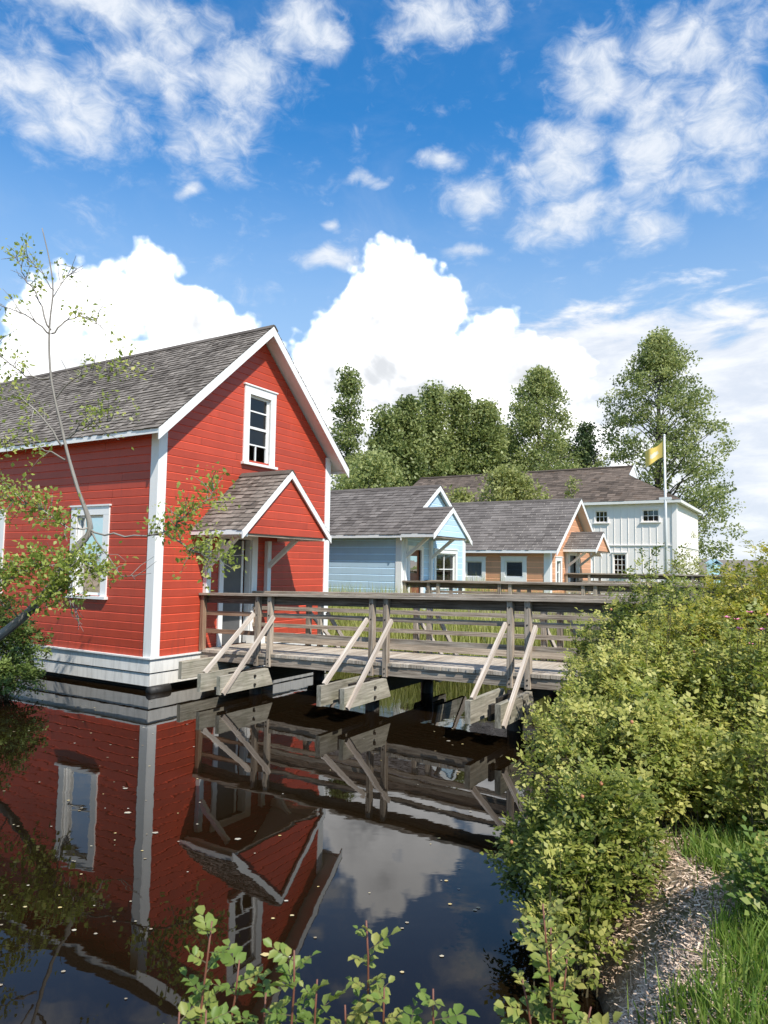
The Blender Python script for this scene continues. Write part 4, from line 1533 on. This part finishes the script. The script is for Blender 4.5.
RB = 'rose bushes on the right bank'
rose_bush('rose_bush', 'big yellow green rose bush overhanging the water at mid bank', 'bush', 1.74, 5.0, .70, 1.36, 'leaf_rose', .52, 230, 24, .029, 1, 0, 4)
rose_bush('rose_bush', 'low leafy rose bush nearest the wood chips at the water edge', 'bush', 1.24, 4.12, .37, 1.0, 'leaf_rose', .34, 150, 20, .029, 2, 0, 3)
rose_bush('rose_bush', 'dense rounded rose bush between the footbridge end and the mid bank', 'bush', 2.30, 6.2, .86, 1.68, 'leaf_rose', .55, 230, 23, .030, 3, 0, 2)
rose_bush('rose_bush', 'dark tall rose bush at the end of the near footbridge', 'bush', 3.15, 7.75, 1.05, 2.18, 'leaf_rose', .28, 200, 22, .033, 4)
rose_bush('rose_bush', 'golden tall rose bush at the right edge below the horizon', 'bush', 3.95, 6.9, 1.05, 2.45, 'leaf_rose_gold', .50, 200, 22, .033, 5)
rose_bush('rose_bush', 'rose bush with pink blooms at the right edge', 'bush', 2.86, 5.45, .62, 1.80, 'leaf_rose', .48, 150, 18, .034, 6, 9)
rose_bush('rose_bush', 'low rose bush leaning over the water under the footbridge end', 'bush', 2.28, 7.2, .50, .85, 'leaf_rose', .34, 120, 20, .031, 7)
rose_bush('rose_bush', 'rose bush covering the right end of the handrail', 'bush', 2.85, 8.35, .75, 1.75, 'leaf_rose', .46, 140, 17, .038, 8)
rose_bush('rose_bush', 'far golden rose bush below the horizon ridge', 'bush', 5.2, 9.4, 1.3, 2.35, 'leaf_rose_gold', .52, 200, 18, .042, 9)
rose_bush('rose_bush', 'bright green rose bush beyond the golden one at the frame edge', 'bush', 4.9, 7.6, .9, 2.55, 'leaf_fore', .35, 150, 18, .038, 10)
rose_bush('rose_bush', 'small straggly rose bush on the chips at the right edge', 'bush', 2.42, 4.25, .40, 1.32, 'leaf_rose', .5, 70, 15, .032, 11, 3)
rose_bush('rose_bush', 'far rose bush behind the handrail end in front of the white building', 'bush', 4.1, 11.0, 1.1, 2.0, 'leaf_rose', .36, 150, 17, .042, 12)
rose_bush('rose_bush', 'low rose tangle drooping to the water left of the mid bank bush', 'bush', 1.12, 4.5, .40, .78, 'leaf_rose', .30, 130, 20, .029, 17, 0, 2)
rose_bush('rose_bush', 'leafy rose tangle filling the hollow behind the mid bank bush', 'bush', 2.05, 5.65, .58, 1.46, 'leaf_rose', .42, 170, 22, .030, 18)
rose_bush('rose_bush', 'pale yellow rose bush in the middle of the bank thicket', 'bush', 2.95, 6.5, .75, 1.95, 'leaf_rose_gold', .5, 190, 22, .031, 19)
rose_bush('rose_bush', 'leafy low rose bush between the wood chips and the grass', 'bush', 2.05, 4.62, .40, 1.16, 'leaf_rose', .55, 110, 20, .030, 24)
rose_bush('rose_bush', 'small rose sprout growing out of the grass at the right edge', 'bush', 1.80, 3.25, .22, .95, 'leaf_fore', .5, 40, 14, .030, 25)
rose_bush('rose_bush', 'low tuft of rose leaves at the chip bank foot', 'bush', 1.00, 3.85, .24, .76, 'leaf_rose', .48, 60, 18, .028, 20)
rose_bush('flowering_shrub', 'pale shrub with white blossoms before the white building', 'shrub', 12.3, 28.6, 1.25, 3.0, 'leaf_willow', .55, 60, 12, .09, 13, 14, 0, None, flower_mat='flower', dens=.7)
rose_bush('bank_shrub', 'dark green shrub beside the red house on the left bank', 'shrub', -6.60, 11.9, .95, 1.55, 'leaf_left', .40, 170, 17, .05, 14, 0, 0, 'shrubs on the left bank')
rose_bush('bank_shrub', 'low bright green shrub at the left waterline', 'shrub', -6.02, 11.25, .55, .62, 'leaf_left', .62, 90, 16, .042, 15, 0, 0, 'shrubs on the left bank')
rose_bush('bank_shrub', 'shaded green shrub at the left frame edge under the alder', 'shrub', -6.75, 10.8, .85, 1.25, 'leaf_left', .42, 130, 17, .05, 16, 0, 0, 'shrubs on the left bank')


# foreground rose shoots
def rose_shoot(label, x_, y_, stems, seed, ll=.042, tone0=.5, flowers=False):
    rg = np.random.default_rng(seed + 900)
    z0 = float(ground_h(x_, y_))
    rt = thing_w('rose_shoot', label, 'plant', (x_, y_, z0), 'rose shoots growing on the near bank')
    B, Dd, Tn = [], [], []
    for (dx, dy, top) in stems:
        sm = MB()
        b_ = np.array([x_ + dx * .3, y_ + dy * .3, z0 - .05])
        e_ = np.array([x_ + dx, y_ + dy, top])
        ts = np.linspace(0, 1, 9)
        pts = np.array([b_ + (e_ - b_) * t_ + np.array([math.sin(t_ * 6 + seed + dx * 20), math.cos(t_ * 5 + seed), 0]) * .012 for t_ in ts])
        sm.tube([tuple(q_) for q_ in pts], [.0055 * (1 - .6 * t_) for t_ in ts], 6)
        sm.build('stem', M['cane'], rt, smooth=True)
        hgt = top - z0
        n_ = int(hgt / .032)
        k_ = np.arange(n_)
        tt = .28 + .72 * k_ / n_
        seg = np.clip(tt * 8, 0, 7.999)
        i_ = seg.astype(int)
        fr = (seg - i_)[:, None]
        bp_ = pts[i_] * (1 - fr) + pts[i_ + 1] * fr
        an = k_ * 2.4 + rg.uniform(0, 6)
        dv = unit(np.stack([np.cos(an), np.sin(an), rg.uniform(.15, .75, n_)], 1))
        B.append(bp_)
        Dd.append(dv)
        Tn.append(np.clip(tone0 + (tt - .7) * .5 + rg.normal(0, .1, n_), 0, 1))
    B, Dd, Tn = np.concatenate(B), np.concatenate(Dd), np.concatenate(Tn)
    up_ = np.tile(np.array([0, -.2, 1.0]), (len(B), 1)) + rg.normal(0, .2, (len(B), 3))
    lls = ll * rg.uniform(.55, 1.15, len(B))
    P, D, Nn, L, idx = leaf_sprays(B, Dd, up_, 7, lls, rg)
    V, Fs = leaves8(P, D, Nn, L, L * .74)
    t4 = np.clip(Tn[idx] + rg.normal(0, .07, len(idx)), 0, 1)
    part_np('foliage', M['leaf_fore'], rt, V, Fs, np.concatenate([t4, t4, t4, t4]))
    pk = MB()
    Rr = lls * 2.3
    for q_, d_, r_ in zip(B, Dd, Rr):
        pk.tube([tuple(q_), tuple(q_ + d_ * r_)], [.0016, .0009], 3, cap=False)
    pk.build('leaf_stalks', M['twig'], rt)
    return rt


rose_shoot('tall red stemmed rose shoot, leftmost at the bottom edge', -.43, 1.85, [(0, 0, 1.29), (.06, .05, 1.17), (-.05, -.05, 1.10), (.03, -.06, 1.06)], 1, .036, .45)
rose_shoot('full rose shoot in the middle of the bottom row under the window reflection', -.26, 1.80, [(.05, 0, 1.25), (.12, .04, 1.16), (-.03, .05, 1.12), (.09, -.05, 1.08)], 2, .036, .44)
rose_shoot('yellow tipped rose shoot against the reflected cloud', -.05, 1.85, [(.02, .05, 1.28), (.08, -.03, 1.16), (-.04, .0, 1.10)], 3, .031, .62)
rose_shoot('low spreading rose shoot in the gap right of the leftmost shoot', -.34, 1.72, [(.02, .0, 1.08), (-.06, .04, 1.13), (.1, .03, 1.05)], 7, .036, .42)
rose_shoot('low rose shoot at the right of the bottom row', .11, 1.78, [(.04, .03, 1.17), (-.04, 0, 1.10), (.0, .06, 1.05)], 4, .035, .44)
rose_shoot('branching rose shoot with orange leaves by the wood chips', .47, 1.95, [(-.02, .0, 1.31), (.05, .04, 1.16), (.08, -.05, 1.08), (-.08, .03, 1.10), (.02, .08, 1.22)], 5, .034, .60)

# ------------------------------------------------------------------ leaning alder on the left
TRK = [(-6.58,10.6,0.45), (-5.5,10.2,1.11), (-4.85,10.0,1.64), (-4.39,10.0,2.36), (-4.19,10.0,2.67), (-4.39,10.0,3.22), (-4.56,10.0,3.72), (-4.66,10.0,4.08), (-4.84,10.0,4.74), (-4.91,10.0,5.26), (-4.92,10.0,5.7), (-4.9,10.0,6.15), (-4.97,10.0,6.58), (-5.11,10.0,7.09)]
BRS = [
 [(-4.19,10.0,2.62), (-3.62,9.8,2.57), (-2.96,9.5,2.62), (-2.73,9.3,2.74), (-2.42,9.2,2.96), (-2.23,9.2,3.16)],
 [(-2.96,9.5,2.62), (-2.63,9.3,2.43), (-2.34,9.2,2.3), (-2.05,9.1,2.24)],
 [(-4.65,10.0,3.86), (-4.99,10.0,4.3), (-5.42,10.1,4.61), (-5.93,10.2,4.77)],
 [(-4.87,10.0,4.81), (-5.24,10.0,4.88), (-5.65,10.1,5.16), (-5.96,10.2,5.38)],
 [(-4.91,10.0,5.49), (-5.21,10.0,5.73), (-5.52,10.0,5.87), (-5.81,10.0,5.99)],
 [(-4.88,10.0,5.5), (-4.7,10.0,5.68), (-4.37,9.9,5.71), (-4.15,9.9,5.61)],
 [(-4.91,10.0,5.55), (-5.11,10.0,6.0), (-5.32,10.0,6.33), (-5.49,10.0,6.67)],
 [(-4.56,10.0,3.65), (-4.89,10.0,3.79), (-5.26,10.0,3.93), (-5.69,10.0,3.95)],
 [(-4.19,10.0,2.67), (-4.39,9.8,2.66), (-4.77,9.7,2.9), (-5.14,9.6,3.02), (-5.56,9.6,3.04)],
 [(-4.39,10.0,2.36), (-4.48,9.6,2.14), (-4.72,9.4,2.07), (-5.1,9.4,1.87)],
 [(-4.85,10.0,1.64), (-4.4,9.6,2.01), (-4.05,9.4,2.21), (-3.76,9.3,2.02)],
 [(-4.19,10.0,2.62), (-3.84,9.8,2.29), (-3.62,9.7,2.02), (-3.38,9.6,1.98)],
 [(-5.17,10.1,1.38), (-4.64,9.7,1.66), (-4.39,9.6,1.8)],
 [(-4.79,10.0,4.52), (-4.47,9.9,4.82), (-4.07,9.8,4.89), (-3.61,9.7,4.92)],
 [(-4.6,10.0,3.94), (-4.22,9.9,4.14), (-3.83,9.8,4.2), (-3.44,9.7,4.21)],
 [(-4.91,10.0,6.0), (-4.73,10.0,6.31), (-4.55,10.0,6.49)],
 [(-4.9,10.0,6.15), (-5.11,10.0,6.45), (-5.29,10.0,6.6)],
 [(-4.6,10.0,3.97), (-4.3,9.9,4.21), (-4.26,9.9,4.33)],
 [(-5.17,10.1,1.38), (-5.31,9.8,1.64), (-5.5,9.6,2.06)],
 [(-4.16,9.8,2.22), (-4.26,9.6,1.81), (-4.17,9.6,1.51)]]
DENS = [1.2, 1.5, .8, .8, .6, .5, .6, 1.0, 2.3, 2.6, 2.0, .12, 2.4, .8, .8, .5, .5, .35, 2.6, .5]
al = thing_w('alder_tree', 'slender leaning alder with sparse young leaves in front of the red house', 'tree', (-6.58, 10.6, .4))
tk = MB()
def smooth_path(p, n=4):
    p = [np.array(q_, float) for q_ in p]
    out_ = []
    for i in range(len(p) - 1):
        p0, p1, p2, p3 = p[max(i - 1, 0)], p[i], p[i + 1], p[min(i + 2, len(p) - 1)]
        for j in range(n):
            t_ = j / n
            out_.append(.5 * ((2 * p1) + (-p0 + p2) * t_ + (2 * p0 - 5 * p1 + 4 * p2 - p3) * t_ ** 2 + (-p0 + 3 * p1 - 3 * p2 + p3) * t_ ** 3))
    out_.append(p[-1])
    return out_
sp = smooth_path(TRK)
n = len(sp)
tk.tube([tuple(q_) for q_ in sp], [float(np.interp(i / n, [0, .18, .30, .36, .6, 1], [.072, .056, .043, .026, .017, .006])) for i in range(n)], 8)
tk.build('trunk', M['bark_pale'], al, smooth=True)
rg = np.random.default_rng(77)
B, Dd, Tn = [], [], []
for br, dn in zip(BRS, DENS):
    bm = MB()
    sp = smooth_path(br, 4)
    sp = [q_ + rg.normal(0, .012, 3) for q_ in sp]
    n = len(sp)
    r0 = .015 if len(br) > 3 else .010
    bm.tube([tuple(q_) for q_ in sp], [r0 * (1 - .8 * i / n) for i in range(n)], 5)
    sp = np.array(sp)
    # side twigs with leaf tufts
    Ln = np.sum(np.linalg.norm(np.diff(sp, axis=0), axis=1))
    for k_ in range(int(5 + Ln * 13 * min(dn, 2.2))):
        f = rg.uniform(.25, 1.0) * (n - 1.001)
        i_ = int(f)
        s0 = sp[i_] + (sp[i_ + 1] - sp[i_]) * (f - i_)
        dv = unit(rg.normal(0, 1, 3) + np.array([0, -.1, .45]) + 1.0 * unit(sp[min(i_ + 1, n - 1)] - sp[i_]))
        ln = rg.uniform(.10, .42)
        md_ = s0 + dv * ln * .5 + rg.normal(0, .02, 3)
        e_ = s0 + dv * ln
        bm.tube([tuple(s0), tuple(md_), tuple(e_)], [.007, .005, .003], 3, cap=False)
        if rg.uniform() < dn:
            for q_ in ((e_, md_) if dn > .45 else (e_,)):
                m_n = max(1, int(rg.integers(4, 9) * min(1.9, .6 + dn * .4)))
                B.append(q_ + rg.normal(0, .065, (m_n, 3)))
                Dd.append(unit(rg.normal(0, 1, (m_n, 3)) + np.array([0, 0, .1]) + dv * .5))
                Tn.append(np.clip(rg.normal(.5, .18) + rg.normal(0, .14, m_n), 0, 1))
    bm.build('branch', M['bark_pale'], al, smooth=True)
B, Dd, Tn = np.concatenate(B), np.concatenate(Dd), np.concatenate(Tn)
Nn = unit(np.cross(Dd, rg.normal(0, 1, Dd.shape)) + np.array([0, -.3, .5]))
L = rg.uniform(.042, .085, len(B))
V, Fq_ = leaves4(B, Dd, Nn, L, L * .66)
part_np('foliage', M['leaf_alder'], al, V, Fq_, Tn)


# ------------------------------------------------------------------ stuff: reeds, grass, chips, floating petals
def blades(name, mat, X, Y, h_lo, h_hi, wd, rg, lean=.25):
    n = len(X)
    Z = ground_h(X, Y)
    H = rg.uniform(h_lo, h_hi, n)
    an = rg.uniform(0, 2 * math.pi, n)
    ln = np.abs(rg.normal(0, lean, n)) * H
    dx, dy = np.cos(an), np.sin(an)
    fa = rg.uniform(0, math.pi, n)
    wx, wy = np.cos(fa) * wd / 2, np.sin(fa) * wd / 2
    b0_ = np.stack([X, Y, Z - .03], 1)
    md_ = b0_ + np.stack([dx * ln * .3, dy * ln * .3, H * .6], 1)
    tp = b0_ + np.stack([dx * ln, dy * ln, H], 1)
    w3 = np.stack([wx, wy, 0 * wx], 1)
    V = np.stack([b0_ - w3, b0_ + w3, md_ + w3 * .8, md_ - w3 * .8, tp], 1).reshape(-1, 3)
    b_ = np.arange(n)[:, None] * 5
    Fs = [b_ + np.array([[0, 1, 2, 3]]), b_ + np.array([[3, 2, 4]])]
    t_ = np.clip(rg.normal(.45, .2, n), 0, 1)
    me = np_mesh(name, V, Fs, np.concatenate([t_, t_]))
    o_ = link(name, me, mat, None)
    o_['kind'] = 'stuff'
    return o_


def scatter_ab(n, a0, a1, b0, b1, rg):
    a = rg.uniform(a0, a1, n)
    b = rg.uniform(b0, b1, n)
    return K0[0] + a * UU[0] + b * VV[0], K0[1] + a * UU[1] + b * VV[1]


rg = np.random.default_rng(5)
xs, ys = [], []
for (n_, a0, a1, b0, b1) in ((15000, 4.7, 8.6, -7.6, 3.0), (5000, 10.8, 16.2, -8.5, 2.0), (2600, 6.8, 8.8, -1.5, 4.5)):
    X, Y = scatter_ab(n_, a0, a1, b0, b1, rg)
    a_, b_ = ab(X, Y)
    keep = (np.sin(X * 2.1) * np.sin(Y * 1.7 + .6) + rg.normal(0, .5, n_) > -.5) & (ground_h(X, Y) > -.28)
    xs.append(X[keep])
    ys.append(Y[keep])
X, Y = np.concatenate(xs), np.concatenate(ys)
a_, b_ = ab(X, Y)
blades('reeds', M['reed'], X, Y, .55, np.where((a_ > 6.9) & (b_ > -.4), 1.5, np.where(a_ > 7.6, .95, 1.15)), .024, rg, .2)
tag(bpy.data.objects['reeds'], 'pale green reeds filling the marsh between the footbridges', 'reeds', kind='stuff')
# grass on the banks
X = np.concatenate([rg.uniform(.75, 3.0, 52000), rg.uniform(-2.2, .7, 1300), rg.uniform(2, 12, 6000)])
Y = np.concatenate([rg.uniform(1.6, 5.2, 52000), rg.uniform(1.2, 2.1, 1300), rg.uniform(5, 14, 6000)])
a_, b_ = ab(X, Y)
dens = np.where(Y < 5.2, np.clip((X - .445 * Y + .14 * np.sin(Y * 5) + .1 * np.sin(X * 9 + Y * 4)) * 4, .012, 1), 1)
dens = np.where(X < .9, .8, dens)
keep = (rg.uniform(0, 1, len(X)) < dens) & (ground_h(X, Y) > .25)
blades('grass', M['grass'], X[keep], Y[keep], .05, .20, .010, rg, .5)
tag(bpy.data.objects['grass'], 'bright green grass on the right bank beside the chips', 'grass', kind='stuff')
# wood chips and dead stalks
N_ = 60000
Y = rg.uniform(1.5, 6.6, N_)
X = rg.uniform(.35, 1.4 + .33 * Y, N_)
keep = ground_h(X, Y) > .04
X, Y = X[keep], Y[keep]
N_ = len(X)
Z = ground_h(X, Y) + rg.uniform(.002, .035, N_)
an = rg.uniform(0, math.pi * 2, N_)
L = rg.uniform(.010, .042, N_) * np.where(rg.uniform(0, 1, N_) < .06, 2.6, 1)
Wd = rg.uniform(.002, .008, N_)
D = unit(np.stack([np.cos(an), np.sin(an), rg.normal(0, .22, N_)], 1))
S_ = unit(np.cross(D, np.array([0, 0, 1.0]) + rg.normal(0, .35, (N_, 3))))
c0 = np.stack([X, Y, Z], 1)
V = np.stack([c0 - D * (L / 2)[:, None] - S_ * (Wd / 2)[:, None], c0 + D * (L / 2)[:, None] - S_ * (Wd / 2)[:, None], c0 + D * (L / 2)[:, None] + S_ * (Wd / 2)[:, None], c0 - D * (L / 2)[:, None] + S_ * (Wd / 2)[:, None]], 1).reshape(-1, 3)
M['chip'] = leaf_mat('dry_wood_chips', (.22, .14, .09), (.62, .45, .325), (.88, .71, .54), .05, .8)
me = np_mesh('wood_chips', V, np.arange(N_ * 4).reshape(N_, 4), np.clip(rg.normal(.5, .25, N_), 0, 1))
tag(link('wood_chips', me, M['chip'], None), 'pale dry wood chips covering the near bank', 'wood chips', kind='stuff')
# petals and bits floating on the pond
N_ = 270
cx_, cy_ = rg.uniform(-5.2, 1.6, 40), 2.9 + 8.0 * rg.uniform(0, 1, 40) ** 1.5
ci_ = rg.integers(0, 40, N_)
X, Y = cx_[ci_] + rg.normal(0, .55, N_), cy_[ci_] + rg.normal(0, .45, N_)
keep = ground_h(X, Y) < -.25
X, Y = X[keep], Y[keep]
N_ = len(X)
rr = rg.uniform(.005, .0125, N_) * np.where(rg.uniform(0, 1, N_) < .06, 2.0, 1)
ang = rg.uniform(0, 6.28, N_)[:, None] + np.array([[0, 1.1, 2.3, 3.4, 4.7]])
V = np.stack([X[:, None] + np.cos(ang) * rr[:, None] * 1.3, Y[:, None] + np.sin(ang) * rr[:, None], np.full(ang.shape, .004)], 2).reshape(-1, 3)
M['float_bits'] = leaf_mat('floating_petals', (.22, .16, .08), (.46, .42, .34), (.58, .44, .16), .0, .6)
me = np_mesh('floating_petals', V, np.arange(N_ * 5).reshape(N_, 5), rg.uniform(0, 1, N_))
tag(link('floating_petals', me, M['float_bits'], None), 'pale petals and leaf bits drifting on the dark pond', 'floating petals', kind='stuff')
